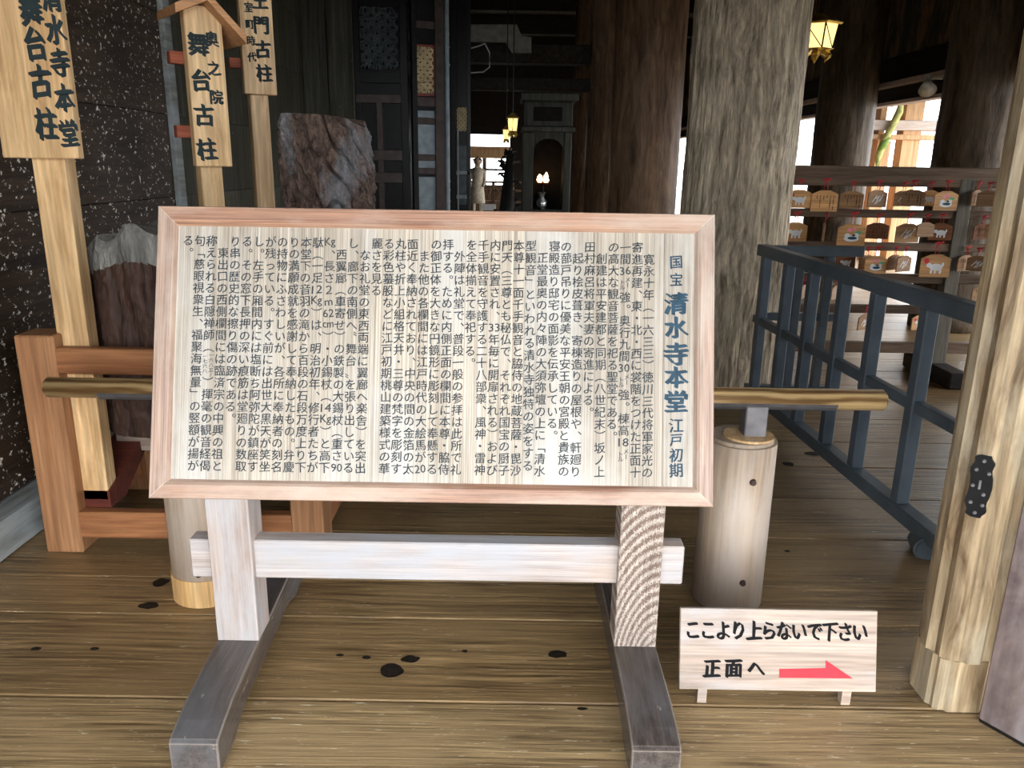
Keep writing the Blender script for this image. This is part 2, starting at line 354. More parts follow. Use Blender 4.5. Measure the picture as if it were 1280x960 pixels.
# ---- ceiling, front eaves, added light-blocking walls
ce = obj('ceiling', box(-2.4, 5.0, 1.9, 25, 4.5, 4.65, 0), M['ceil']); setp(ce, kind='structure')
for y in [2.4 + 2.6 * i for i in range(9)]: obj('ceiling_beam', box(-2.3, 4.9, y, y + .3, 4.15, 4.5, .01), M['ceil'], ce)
bm = prism([(-1.8, 2.85), (1.95, 4.3), (1.95, 4.7), (-1.8, 3.05)], 'X', -6, 9)  # unseen eaves, outer edge set low to darken the hall
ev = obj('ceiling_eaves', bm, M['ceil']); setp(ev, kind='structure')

fwall = obj('wall_front_blocker', box(1.95, 4.8, 1.95, 2.07, 0, 4.5, 0), M['ceil']); setp(fwall, kind='structure')  # unseen closure added to keep daylight out of the hall
obj('upper_light_blocker', box(-2.6, 1.95, 1.98, 2.06, 2.62, 4.5, 0), M['ceil'], fwall)  # unseen panel above the view, added to cut daylight going inside
obj('side_light_blocker', box(4.62, 4.74, 2.07, 4.0, 0, 4.5, 0), M['ceil'], fwall)  # unseen, added to shut out daylight from the right
# ---- right-hand wall with openings, beyond the second row of pillars
wr_ = obj('wall_right', box(4.62, 4.74, 4.0, 25, 2.80, 4.6, 0), M['wall_g']); setp(wr_, kind='structure')
M['peel'] = wood('peeling_green', (.035, .040, .028), (.085, .085, .06), 'Z', across=10, rough=.6, wear=(.30, .17, .09), wscale=1.6, bump=.3)
for y in [4.0 + 1.3 * i for i in range(16)]: obj('board', box(4.58, 4.62, y + .004, y + 1.296, 2.82, 4.5, .004), M['peel'], wr_)
obj('lintel', box(4.50, 4.78, 4.0, 25, 2.52, 2.80, .01), M['ceil'], wr_)
obj('lintel_strip', box(4.47, 4.62, 4.0, 25, 2.46, 2.52, .004), M['gatepale'], wr_)
obj('lintel', box(4.56, 4.72, 4.0, 25, 2.30, 2.46, .004), M['ceil'], wr_)
obj('lintel_strip', box(4.54, 4.70, 4.0, 25, 2.26, 2.30, .004), M['gatepale'], wr_)
for (y, w) in ((8.75, .3), (11.95, .3), (6.3, .25), (14.5, .3), (17.1, .3)): obj('jamb', box(4.54, 4.72, y - w / 2, y + w / 2, 0, 2.26, .006), M['pillar_r'], wr_)
bm = prism([(4.76, 3.3), (7.3, 2.75), (7.3, 2.95), (4.76, 3.5)], 'Y', 2.1, 26)
setp(obj('ceiling_sky_blocker', bm, M['ceil']), kind='structure')  # unseen roof slab added to block high sky at the right openings
# ---- rear wall with a bright opening far behind the screens
YB = 24.
bl = onY(583, 200, YB).x; br = onY(637, 200, YB).x
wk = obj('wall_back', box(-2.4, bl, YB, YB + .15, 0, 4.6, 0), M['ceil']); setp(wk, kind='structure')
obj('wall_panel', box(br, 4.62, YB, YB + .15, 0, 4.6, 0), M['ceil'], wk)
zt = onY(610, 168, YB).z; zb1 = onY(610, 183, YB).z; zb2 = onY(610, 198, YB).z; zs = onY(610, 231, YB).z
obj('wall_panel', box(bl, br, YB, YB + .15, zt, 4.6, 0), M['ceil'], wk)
wn = obj('window_1', box(bl, br, YB - .05, YB + .1, zb2, zb1, .01), M['gatewood'], None); setp(wn, kind='structure')
obj('window_sill', box(bl, br, YB - .08, YB + .1, .0, zs, .01), M['pillar_r'], wn)
for px in (605.5,):
    x = onY(px, 210, YB).x; obj('window_post', box(x - .06, x + .06, YB - .04, YB + .08, zs, zb2, .004), M['pillar_r'], wn)
for px in (591, 620):
    x = onY(px, 210, YB).x; obj('window_bar', box(x - .012, x + .012, YB - .02, YB + .02, zs, zb2, 0), M['gap'], wn)
z = onY(610, 212, YB).z; obj('window_rail', box(bl, br, YB - .03, YB + .03, z - .03, z + .03, 0), M['gap'], wn)
wpp = obj('wall_outer_left', box(-2.5, -2.4, 8.4, 25, 0, 4.6, 0), M['ceil']); setp(wpp, kind='structure')

# =================================================================== PILLARS
def pillar(x, y, r, mat, label, zb=0, zt=4.5, n=96, m=60, rough=.004, group=None, taper=0):
    t = thing('wooden_pillar', label, 'pillar', (x, y, zb), group=group)
    bm = bmesh.new(); rings = []
    for j in range(m + 1):
        z = (zt - zb) * j / m; ring = []
        rr = r * (1 - taper * j / m)
        for k_ in range(n):
            a = 2 * PI * k_ / n; c, s = math.cos(a), math.sin(a)
            d = noise.fractal(Vector((c * 7 + x, s * 7 + y, z * 1.7)), 1, 2, 4) * rough + noise.noise(Vector((c * 28, s * 28, z * 4.5 + x))) * rough * .5
            ring.append(bm.verts.new((c * (rr + d), s * (rr + d), z)))
        rings.append(ring)
    for a, b in zip(rings, rings[1:]):
        for k_ in range(n): bm.faces.new((a[k_], a[(k_ + 1) % n], b[(k_ + 1) % n], b[k_]))
    bm.faces.new(rings[0][::-1]); bm.faces.new(rings[-1])
    obj('shaft', bm, mat, t, world=False, smooth=True)
    return t
pillar(1.487, 5.45, .356, M['pillar'], 'thick weathered grey pillar with deeply furrowed surface, directly behind the board', n=220, m=330, rough=.012)
pillar(onY(801, 262, 8.0).x, 8.0, .335, M['pillar_r'], 'thick dark brown pillar just left of the furrowed grey pillar', n=72, m=40)
pillar(onY(762, 262, 10.6).x, 10.6, .345, M['pillar_r'], 'dark brown pillar second in the row running inward from the grey one', n=64, m=30)
pillar(onY(738, 262, 13.2).x, 13.2, .345, M['pillar_r'], 'slim-looking brown pillar third and farthest in the inner row', n=64, m=30)
pillar(onY(1049, 204, 10.25).x, 10.25, .342, M['pillar_d'], 'dark round pillar rising behind the left half of the plaque rack', n=72, m=60, rough=.008)
pillar(onY(1214, 204, 7.75).x, 7.75, .338, M['pillar_d'], 'dark round pillar rising behind the right end of the plaque rack', n=72, m=60, rough=.008)
pillar(4.5, 18.4, .345, M['pillar_r'], 'far pillar of the outer row glimpsed in the gap beside the grey pillar', n=48, m=20)

# =================================================================== MAIN INFORMATION BOARD
YL = 2.05
board = thing('information_board', 'large wooden board of dense vertical Japanese text on a two-legged stand', 'sign', (-.225, 2.1, 0))
# feet
def foot(xa, xb, sp=0.):
    pr = [(1.655, 0), (1.655, .088), (1.665, .096), (1.72, .108), (1.80, .118), (1.92, .122), (2.55, .122), (2.62, .105), (2.62, 0), (2.50, 0), (2.42, .03), (1.86, .03), (1.78, 0)]
    bm = prism(pr, 'X', xa, xb)
    ed = [e for e in bm.edges if abs(e.verts[0].co.x - e.verts[1].co.x) < 1e-5]
    bmesh.ops.bevel(bm, geom=ed, offset=.003, segments=1, affect='EDGES')
    for v in bm.verts: v.co.x -= (v.co.y - 2.05) * sp
    return obj('foot', bm, M['foot'], board)
xL0, xL1 = onY(272, 805, YL).x, onY(324, 805, YL).x
xR0, xR1 = onY(767, 808, YL).x, onY(820, 808, YL).x
foot(xL0, xL1, .045); foot(xR0, xR1)
# text board, leaning back over the legs
pb = onY(540, 628, 1.975); ptp = onY(540, 263, 2.22)
tilt = math.atan2(ptp.y - pb.y, ptp.z - pb.z); H = math.hypot(ptp.y - pb.y, ptp.z - pb.z)
xb0 = onY(187, 622, 1.975).x; xb1 = onY(891, 630, 1.975).x
Wd = xb1 - xb0; bx = (xb0 + xb1) / 2
for (a, b, mt) in ((xL0, xL1, M['leg']), (xR0, xR1, M['leg_fig'])):
    tn = math.tan(tilt)
    z1 = pb.z + .10
    # leg: vertical with a slanted front from the board's foot upward
    yf = lambda z: 1.975 + (z - pb.z) * tn + .045
    zc = pb.z + (YL - 1.975 - .045) / tn
    zc = max(zc, pb.z + .02)
    pr = [(YL, .120), (YL, zc), (yf(1.18), 1.18), (yf(1.18) + .02, 1.20), (2.16 + (1.2 - zc) * tn * .9, 1.20), (2.16, zc), (2.16, .120)]
    bm = prism(pr, 'X', a + .001, b - .001)
    bmesh.ops.bevel(bm, geom=bm.edges[:], offset=.003, segments=1, affect='EDGES')
    obj('leg', bm, mt, board)
cz0 = onY(540, 726, 2.075).z; cz1 = onY(540, 679, 2.075).z
cx0 = onY(238, 700, 2.075).x; cx1 = onY(855, 700, 2.075).x
obj('crossbar', box(cx0, cx1, 2.075, 2.135, cz0, cz1, .004), M['bar'], board)
BL = Vector((bx, 1.975, pb.z)) - Vector(board.location); BR = (-tilt, 0, 0)
Mb = Matrix.Translation(Vector((bx, 1.975, pb.z))) @ Matrix.Rotation(-tilt, 4, 'X'); Mi = Mb.inverted()
def onboard(px, py):
    o = Mi @ CAM; d = Mi.to_3x3() @ ray(px, py); t = -o.y / d.y; p = o + d * t; return p.x, p.z
fwd = .052
hw = Wd / 2
def rail(pts, mat, name='frame_rail'):
    # pts: mitred quad outline (x,z) outer0, outer1, inner1, inner0 ; profile: outer proud, inner chamfered down to the panel
    (a, b, c, d) = pts
    lerp = lambda p, q, t: (p[0] + (q[0] - p[0]) * t, p[1] + (q[1] - p[1]) * t)
    bm = bmesh.new()
    prof = [(0, .036), (0, -.004), (.06, -.008), (.72, -.008), (.86, -.003), (1, .008), (1, .036)]
    r0_ = [bm.verts.new((lerp(a, d, t)[0], y, lerp(a, d, t)[1])) for t, y in prof]
    r1_ = [bm.verts.new((lerp(b, c, t)[0], y, lerp(b, c, t)[1])) for t, y in prof]
    n = len(prof)
    for i in range(n): j = (i + 1) % n; bm.faces.new((r0_[i], r0_[j], r1_[j], r1_[i]))
    bm.faces.new(r0_[::-1]); bm.faces.new(r1_)
    bmesh.ops.recalc_face_normals(bm, faces=bm.faces[:])
    return obj(name, bm, mat, board, world=False, loc=BL, rot=BR)
e = .0008
rail([(-hw, H), (hw, H), (hw - fwd, H - fwd), (-hw + fwd, H - fwd)], M['frame_h'])
rail([(hw, 0), (-hw, 0), (-hw + fwd, fwd), (hw - fwd, fwd)], M['frame_h'])
rail([(-hw - e, 0), (-hw - e, H), (-hw + fwd, H - fwd), (-hw + fwd, fwd)], M['frame_v'])
rail([(hw + e, H), (hw + e, 0), (hw - fwd, fwd), (hw - fwd, H - fwd)], M['frame_v'])
jx = [-hw + fwd - .005] + [onboard(px, 430)[0] for px in (261, 452, 655, 830)] + [hw - fwd + .005]
pn = obj('text_panel', box(-hw + .02, hw - .02, .022, .034, .02, H - .02, 0), M['panel'], board, world=False, loc=BL, rot=BR)
for a, b in zip(jx, jx[1:]):
    obj('board_strip', box(a + .0004, b - .0004, .008, .021, fwd - .004, H - fwd + .004, .0006), M['panel'], pn, world=False)
COLS = [
"　寛永十年（一六三三）徳川三代将軍家光の", "寄進再建、東・北・西に裳階をつけた正面十", "一間{36}{M}強。奥行九間{30}{M}強。棟高{18}{M}",
"の高大な観音菩薩を祀る聖堂である。", "　創建は平安建都と同期（八世紀末）坂ノ上", "田村麻呂将軍夫妻の寄進による。",
"　起り桧皮葺き、寄棟造りの屋根や、軒廻り", "の蔀戸吊りに優美な平安王朝の宮殿と貴族の", "寝殿造り邸宅の面影を伝承している。",
"　正堂最奥の内々陣の大須弥壇の上に「清水", "型観音」といわれる清水寺独特の姿をする", "本尊十一面千手観音と脇侍の地蔵菩薩・毘沙",
"門天（三尊とも秘仏で、それぞれ国宝の厨子", "内に安置され、{33}年毎に開扉される）および", "千手観音を守護する二十八部衆、風神・雷神",
"を全体揃えて奉祀する。", "　外陣は礼堂で、普段一般の参拝は此所で礼", "拝する。ために内側正面の欄間に本尊・脇侍",
"の御正体を大きな円鏡形に彫刻して奉懸する", "　また他の各欄間には江戸時代の大絵馬が{20}", "面近く奉納されており、中央の間の金箔の太",
"丸柱や折上小組格天井・三尊の梵字を彫刻す", "る彩色蟇股などに江戸初期桃山建築様式の華", "麗さを見る",
"　なお礼堂の東西両端に翼廊へ楽舎）を突出", "し、廊下の南側へ〝舞台〟を張り出している", "　西翼廊（車寄せ）の鉄製の大錫杖（重さ{90}",
"{Kg}、長さ２{m}{62}{cm}）・小錫杖（{14}{Kg}）と高下", "駄（一足{12}{Kg}）は、明治初年、修行者たちが", "本堂下の音羽の滝から百段の石段万度上り下",
"りの満願成就を感謝して奉納したもの。弁慶", "の持物にふさわしいが、各所に奉納者の刻名", "が残っている。すぐ前には出世大黒天が笑坐",
"し。左手の廂間内には塩断ち阿弥陀が鎮座す", "る。その窓下長押の深い痕筋は堂廻りの数取", "り串の歴史的な擦り傷の跡である。",
"　東出口の西側欄間には臨済宗の中興の祖と", "称えられる白隠禅師（{N}）揮毫の観音経偈", "句「慈眼視衆生、福聚海無量」の竪額が揚が", "る。"]
ax, az = onboard(812, 309); bx_, bz = onboard(234, 298); cx_, czz = onboard(812, 591)
px_ = (ax - bx_) / 39; pz_ = (az - czz) / 19
def cells(t):
    out = []; i = 0
    while i < len(t):
        if t[i] == '{': j = t.index('}', i); out.append(t[i + 1:j]); i = j + 1
        else: out.append(t[i]); i += 1
    return out
gw = px_ * .98; gh = pz_ * .98
for ci, t in enumerate(COLS):
    cl = cells(t)
    n = sum(2 if c == 'N' else 1 for c in cl)
    if ci == 2: n = sum(1.25 if c == 'M' else 1 for c in cl)
    x = ax - ci * px_; pos = 0.; items = []
    pitch = pz_ * min(1., 20.2 / n) if n > 20 else pz_
    if 18.5 < n < 20: pitch = pz_ * 19.6 / n if ci != 2 else pitch
    for c in cl:
        z = az - pos * pitch
        if c == 'M':
            for q, (ch, dx, dz) in enumerate((('メ', .22, .25), ('ー', .22, -.2), ('ト', -.24, 0), ('ル', -.24, -.42))): items.append((ch, x + dx * px_, z + dz * pz_, gw * .5, gh * .5))
            pos += 1.25
        elif c == 'N':
            for q, ch in enumerate('一六八五〜'): items.append((ch, x + .25 * px_, z + (.3 - q * .42) * pz_, gw * .45, gh * .42))
            for q, ch in enumerate('一七六八'): items.append((ch, x - .25 * px_, z + (.2 - q * .42) * pz_, gw * .45, gh * .42))
            pos += 2
        else:
            if c not in ('　',): items.append((c, x, z, gw * (.92 if len(c) > 1 else 1), gh))
            pos += 1
    if ci == 0: pass
    lettering('lettering', items, M['ink'], pn, y=.0070)
title = [('国', 327, 18), ('宝', 349, 18), ('清', 379, 30), ('水', 409, 29), ('寺', 442, 31), ('本', 471, 29), ('堂', 502, 30), ('江', 532, 20), ('戸', 550, 17), ('初', 569, 19), ('期', 588, 19)]
it1 = []; it2 = []
u = px_ / 14.8
for ch, py, s in title:
    x, z = onboard(846, py); (it1 if s > 25 else it2).append((ch, x, z, s * u * (1.02 if s > 25 else .95), s * u * .98))
setp(lettering('title_lettering', it1, M['ink_t'], pn, y=.0068, off=.045), 'larger blue title characters')
lettering('title_lettering', it2, M['ink_t'], pn, y=.0068, off=.02)

# =================================================================== SMALL SIGN
ss = thing('small_sign', 'low wooden sign with black writing and a red arrow standing on the floor', 'sign', (onY(971, 860, 1.96).x, 1.96, 0))
q0 = onY(849, 862, 1.955); q1 = onY(1095, 865, 1.955); q2 = onY(847, 757, 2.03); 
w_ = q1.x - q0.x; zb = (q0.z + q1.z) / 2; t2 = math.atan2(.06, q2.z - q0.z); h_ = math.hypot(.06, q2.z - q0.z)
SL = Vector(((q0.x + q1.x) / 2, 1.955, zb)) - Vector(ss.location); SR = (-t2, 0, 0)
obj('sign_panel', box(-w_ / 2, w_ / 2, 0, .016, 0, h_, .002), M['sign'], ss, world=False, loc=SL, rot=SR)
for px in (877, 1057):
    x = onY(px, 870, 1.965).x
    tq = math.tan(t2); bm = prism([(1.960, 0), (1.982, 0), (1.976 + .14 * tq + .02, zb + .14), (1.976 + .14 * tq, zb + .14), (1.976, zb), (1.960, zb - .003)], 'X', x - .013, x + .013); obj('leg', bm, M['sign'], ss)
    bm = prism([(2.13, 0), (2.15, 0), (2.065, .17), (2.05, .17)], 'X', x - .011, x + .011); obj('leg', bm, M['sign'], ss)
Ms = Matrix.Translation(Vector(((q0.x + q1.x) / 2, 1.955, zb))) @ Matrix.Rotation(-t2, 4, 'X'); Msi = Ms.inverted()
def onsign(px, py):
    o = Msi @ CAM; d = Msi.to_3x3() @ ray(px, py); t = -o.y / d.y; p = o + d * t; return p.x, p.z
pxw = (onsign(1000, 800)[0] - onsign(900, 800)[0]) / 100
line1 = [('こ', 866), ('こ', 885), ('よ', 904), ('り', 923), ('上', 943), ('ら', 961), ('な', 980), ('い', 999), ('で', 1018), ('下', 1037), ('さ', 1056), ('い', 1075)]
it = []
for k, (ch, px) in enumerate(line1):
    x, z = onsign(px, 787 + k * .25); it.append((ch, x, z, 21 * pxw, 26 * pxw))
lettering('lettering', it, M['ink_b'], ss, y=-.0012, loc=SL, rot=SR, off=.045)
it = []
for ch, px in (('正', 890), ('面', 917), ('へ', 945)): x, z = onsign(px, 835); it.append((ch, x, z, 23 * pxw, 25 * pxw))
lettering('lettering', it, M['ink_b'], ss, y=-.0012, loc=SL, rot=SR, off=.05)
ap = [onsign(*p) for p in ((974, 836), (1032, 835), (1032, 825), (1066, 848), (974, 847))]
bm = prism(ap[::-1], 'Y', -.0012, -.0002); obj('red_arrow', bm, M['red'], ss, world=False, loc=SL, rot=SR)

# =================================================================== LOG RAIL BARRIER
YR = 2.54
lr = thing('log_barrier', 'horizontal round log on two stout round posts, running behind the text board', 'barrier', (-.2, YR, 0))
a = onY(58, 485, YR); b = onY(1106, 499, YR)
zl = (a.z + b.z) / 2
obj('log_rail', cyl((a.x, YR, zl), (b.x, YR, zl), .034, .036, 28, bev=.008), M['log'], lr, smooth=True)
pxs = ((250, 'l'), (917, 'r'))
ptop = onY(930, 556, YR - .1).z
for px, s in pxs:
    x = onY(px, 757, YR - .1).x
    bm = cyl((x, YR, .0), (x, YR, ptop), .122, .119, 40, bev=.012)
    p = obj('round_post', bm, M['postround'], lr, smooth=False)
    for f in p.data.polygons: f.use_smooth = abs(f.normal.z) < .5
    if s == 'l': obj('post_foot', cyl((x, YR, 0), (x, YR, .10), .1245, .1245, 40), M['orange_end'], p, world=True)
    obj('cap_plate', cyl((x + .02, YR - .01, ptop - .002), (x + .02, YR - .01, ptop + .007), .085, .085, 40, bev=.002), M['hinoki'], p)
    obj('bracket', box(x - .002, x + .072, YR - .035, YR + .035, ptop, zl - .02, .004), M['steel'], lr)
    xs0, xs1 = (x - .30, x + .30)
    bm = bmesh.new(); n = 8; L_ = []
    for xx in (xs0, xs1): L_.append([bm.verts.new((xx, YR + math.sin(t) * .0385, zl - math.cos(t) * .0385)) for t in [(-1.35 + 2.7 * i / n) for i in range(n + 1)]])
    for i in range(n): bm.faces.new((L_[0][i], L_[0][i + 1], L_[1][i + 1], L_[1][i]))
    bmesh.ops.solidify(bm, geom=bm.faces[:], thickness=.004)
    obj('strap', bm, M['steel'], lr)
    for z in (.13, .50):
        obj('bolt', cyl((x + .016, YR - .114, z), (x + .016, YR - .130, z), .013, .009, 14, bev=.002), M['bolt'], p)

# =================================================================== RACK FOR OLD PILLARS
YK = 2.80
rk = thing('pillar_rack', 'orange-brown timber rack with posts and rails at the foot of the dark wall', 'rack', (-1.2, 3.1, 0))
rx0 = onY(59, 693, YK).x; rx1 = rx0 + .145
ztop = onY(50, 420, YK).z
obj('post', box(rx0, rx1, YK, YK + .14, 0, ztop, .006), M['rack'], rk)
qx0 = onY(366, 690, YK).x; qx1 = onY(406, 690, YK).x
obj('post', box(qx0, qx1, YK, YK + .14, 0, ztop, .006), M['rack'], rk)
for x in (rx0, qx0): obj('post', box(x + .01, x + .13, 3.42, 3.54, 0, ztop - .05, .006), M['rack'], rk)
zt0, zt1 = onY(130, 469, YK).z, onY(130, 437, YK).z
obj('top_rail', box(rx1 - .02, qx0 + .02, YK + .005, YK + .055, zt0, zt1, .005), M['rack_h'], rk)
zt0, zt1 = onY(150, 674, YK).z, onY(150, 642, YK).z
obj('bottom_rail', box(rx1 - .02, qx0 + .02, YK + .005, YK + .055, zt0, zt1, .005), M['rack_h'], rk)
obj('back_rail', box(rx0, qx1, 3.38, 3.46, .30, .42, .005), M['rack_h'], rk)
obj('back_rail', box(rx0, qx1, 3.38, 3.46, .70, .82, .005), M['rack_h'], rk)
obj('side_rail', box(qx1 - .09, qx1 - .01, YK + .1, 3.45, zt0, zt1, .005), M['rack_h'], rk)
obj('side_rail', box(rx0 + .02, rx0 + .10, YK + .1, 3.45, zt0, zt1, .005), M['rack_h'], rk)
bm = prism([(2.86, .17), (2.98, .17), (3.2, .30), (3.2, .36), (2.86, .24)], 'X', onY(100, 600, 2.9).x, onY(142, 600, 2.9).x)
obj('cradle_block', bm, M['maroon'], rk)
obj('cradle_block', box(onY(164, 580, 3.25).x, onY(164, 580, 3.25).x + .5, 3.15, 3.37, .42 - .12, .44, .004), M['sign'], rk)

# ---- old pillars
def stump(label, cx, cy, r, z0, z1, mats, seed, topfn, diag=0, n=150, m=150, split=None, rough=.03):
    t = thing('old_pillar', label, 'pillar', (cx, cy, z0))
    bm = bmesh.new(); rings = []
    for j in range(m + 1):
        f = j / m; ring = []
        for k_ in range(n):
            a = 2 * PI * k_ / n; c, s = math.cos(a), math.sin(a)
            zz = z0 + (topfn(a) - z0) * f
            v = Vector((c * 1.5 + seed, s * 1.5, zz * 1.2))
            d = noise.fractal(v * 3, 1, 2, 5) * rough
            if diag:
                u_ = (a * r / .35 + zz * diag) * 7 + noise.noise(v * 2) * 1.6
                q = abs((u_ % 2.0) - 1.0)
                d -= max(0, .20 - q) * .16
                u2 = (a * r / .35 + zz * diag * 1.1) * 23 + noise.noise(v * 4) * 2
                d += abs(math.sin(u2)) * -.010
            d += noise.noise(v * 22) * .006
            rr = r + d
            if f > .97: rr -= (f - .97) * .5
            ring.append(bm.verts.new((c * rr, s * rr, zz - z0)))
        rings.append(ring)
    for a, b in zip(rings, rings[1:]):
        for k_ in range(n): 
            fc = bm.faces.new((a[k_], a[(k_ + 1) % n], b[(k_ + 1) % n], b[k_]))
            if split and split(fc): fc.material_index = 1
    bm.faces.new(rings[0][::-1])
    top = bm.verts.new((0, 0, sum(v.co.z for v in rings[-1]) / n + .01))
    for k_ in range(n):
        fc = bm.faces.new((rings[-1][k_], rings[-1][(k_ + 1) % n], top)); fc.material_index = len(mats) - 1
    obj('trunk', bm, mats, t, world=False, smooth=False)
    return t
c1 = onY(117, 400, 3.1).x + .27
M['stump_top'] = M['stump_grey']
stump('squat old pillar stump with a pale eroded grey top, standing in the rack', c1, 3.17, .26, .44, 1.25, [M['stump'], M['stump_grey']], 3.3,
      lambda a: 1.255 - .12 * max(0, -math.cos(a)) ** 1.5 + .015 * math.sin(a * 7) + .05 * noise.noise(Vector((math.cos(a) * 2, math.sin(a) * 2, 5))),
      split=lambda f: f.calc_center_median().z > .66 + .03 * math.sin(math.atan2(f.calc_center_median().y, f.calc_center_median().x) * 3), n=120, m=90, rough=.02)
M['stump2'] = wood('rocky_old_wood', (.035, .022, .018), (.20, .135, .108), 'Z', across=34, along=26, rough=.5, bump=1, bdist=.03, wear=(.34, .39, .44), wscale=.8, figure=.3, wthr=.50)
c2 = onY(409, 200, 3.35)
stump('tall old pillar with diagonal cracks and a pale worn patch, rising behind the text board', c2.x, 3.35, .185, .30, onY(409, 147, 3.35).z, [M['stump2'], M['stump2']], 8.1,
      lambda a: onY(409, 145, 3.3).z - .008 * math.cos(a) - .035 * max(0, math.cos(a + .2)) ** 8, diag=2.0, n=260, m=360, rough=.016)

# =================================================================== UPRIGHT WOODEN LABEL POSTS
def label_post(label, px_pole, pyr, Y, pw, bw, zb, zt, rz, texts, pegs, roof=None, pz0=.0, dpt=.05, mat_i=None, pdep=.075):
    p = onY(px_pole, pyr, Y)
    t = thing('label_post', label, 'sign post', (p.x, Y, pz0), rz=rz, group=None)
    obj('pole', box(-pw / 2, pw / 2, 0, pdep, 0, zb + .35 - pz0, .004), M['hinoki'], t, world=False)
    b = obj('name_board', box(-bw / 2, bw / 2, -dpt, -.001, zb - pz0, zt - pz0, .003), M['hinoki'], t, world=False)
    for (x, z0, dz, s, txt) in texts:
        lettering('lettering', [(ch, x, z0 - pz0 - i * dz, s, s * 1.08) for i, ch in enumerate(txt)], M['ink_s'], b, y=-dpt - .0012, off=.05)
    for z, in [(z,) for z in pegs]:
        obj('peg', box(-bw / 2 - .055, bw / 2 - .03, .0, .045, z - .025 - pz0, z + .025 - pz0, .003), M['peg'], t, world=False)
    if roof:
        zr = roof - pz0
        for s in (-1, 1):
            ex, ez = (.15, -.15) if s > 0 else (.13, -.06)
            q4 = [(0, zr + .035), (s * ex, zr + ez + .035), (s * ex, zr + ez), (0, zr)]
            o_ = prism(q4 if s > 0 else q4[::-1], 'Y', -.13, .14)
            obj('roof_slope', o_, M['hinoki_d'], t, world=False)
    return t
# A: nearest, at the left edge
YA = 2.86
bA = onY(64, 198, 2.82); wA = (onY(112, 198, 2.81).x - onY(17, 198, 2.81).x)
cA = onY(64.5, 198, 2.81).x
zA = [onY(50, y, 2.81).z for y in (174, 115, 60, 12)]
pa = onY(61, 210, YA).x
tA = label_post('pale wooden label post at the far left with two columns of brushed characters', 61, 210, YA, .115, wA, onY(64, 198, 2.81).z, 2.3, 0, [], [onY(5, 133, 2.86).z], pz0=.20, dpt=.04)
b_ = [c for c in tA.children if c.name.startswith('name_board')][0]
for (c_, pyl, s) in (('柱', [(88, 170)], 0),): pass
colA1 = [('清', 66, -4), ('水', 69, 37), ('寺', 73, 79), ('本', 81, 123), ('堂', 87, 167)]
colA2 = [('舞', 40, 10), ('台', 44, 55), ('古', 50, 102), ('柱', 58, 155)]
for col, s in ((colA1, 33), (colA2, 38)):
    it = []
    for ch, px, py in col:
        q = onY(px, py, 2.82); it.append((ch, q.x - tA.location.x, q.z - .20, s * .74 * 2.72 / F, s * 2.85 / F))
    # keep each column straight
    mx = sum(i[1] for i in it) / len(it); it = [(i[0], mx, i[2], i[3], i[4]) for i in it]
    lettering('lettering', it, M['ink_s'], b_, y=-.0412, off=.06)
# B: with the little roof
YBp = 3.6
zb = onY(265, 208, YBp).z; zr = onY(250, 6, YBp).z
d1 = (onY(265, 75, YBp).z - onY(270, 100, YBp).z)
label_post('roofed pale wooden label post, middle one of the three', 266, 230, YBp, .095, .155, zb, zr - .01, math.radians(38),
           [(.030, onY(272, 50, YBp).z, (onY(272, 50, YBp).z - onY(276, 122, YBp).z) / 2, .058, '奥之院'), (-.028, onY(262, 58, YBp).z, (onY(262, 58, YBp).z - onY(272, 187, YBp).z) / 3, .088, '舞台古柱')],
           [onY(228, 74, YBp).z, onY(236, 165, YBp).z], roof=zr, pz0=.0)
# C: farthest
YC = 4.4
zb = onY(325, 119, YC).z
label_post('narrow pale wooden label post farthest from the left edge, cut off above', 326, 150, YC, .095, .165, zb, zb + .75, math.radians(30),
           [(.022, onY(323, 14, YC).z + .16, .115, .085, '仁王門古柱'), (-.035, onY(318, 12, YC).z, .078, .045, '室町時代')],
           [onY(300, 80, YC).z], pz0=.0)

# =================================================================== DARK SLATTED BARRIER ON THE RIGHT
fn = thing('slatted_barrier', 'dark painted timber barrier of square bars receding beside the grey pillar', 'barrier', (1.65, 3.9, 0))
A0 = Vector((1.70, 2.72)); A1 = Vector((1.575, 5.05)); dd = (A1 - A0); ln = dd.length; an = math.atan2(dd.y, dd.x)
def fpart(name, s0, s1, w0, w1, z0, z1, mat=None):
    bm = box(s0, s1, w0, w1, z0, z1, .005)
    bmesh.ops.transform(bm, matrix=Matrix.Translation((A0.x, A0.y, 0)) @ Matrix.Rotation(an, 4, 'Z'), verts=bm.verts)
    return obj(name, bm, mat or M['fence'], fn)
fpart('top_rail', -.03, ln, -.035, .035, .965, 1.035)
fpart('middle_rail', -.03, ln, -.022, .022, .535, .585)
fpart('bottom_rail', -.03, ln, -.035, .035, .06, .125)
nb = 7
for i, px in enumerate((943, 967, 1003, 1040, 1083, 1145)):
    d = ray(px, 480); # place along the fence where the photo's upright crosses it
    # solve for s
    best = min(range(0, 1001), key=lambda q: abs(((A0 + dd * q / 1000).x / (A0 + dd * q / 1000).y) - (d.x / d.y)))
    s = best / 1000 * ln
fence_s = []
for px, py in ((953, 400), (982, 400), (1014, 400), (1052, 420), (1094, 430), (1153, 480), (1236, 520)):
    d = ray(px, py); best = min(range(-100, 1001), key=lambda q: abs(((A0 + dd * q / 1000).x / (A0 + dd * q / 1000).y) - (d.x / d.y)))
    fence_s.append(best / 1000 * ln)
for s in fence_s: fpart('baluster', s - .0, s + .06, -.028, .028, .125, .965)
bm = cyl((1.70 - .03, 2.86, .035), (1.70 - .0, 2.98, .035), .05, .05, 20, bev=.01); obj('foot', bm, M['fence'], fn)
fpart('foot', .16, .22, -.02, .02, .0, .07)
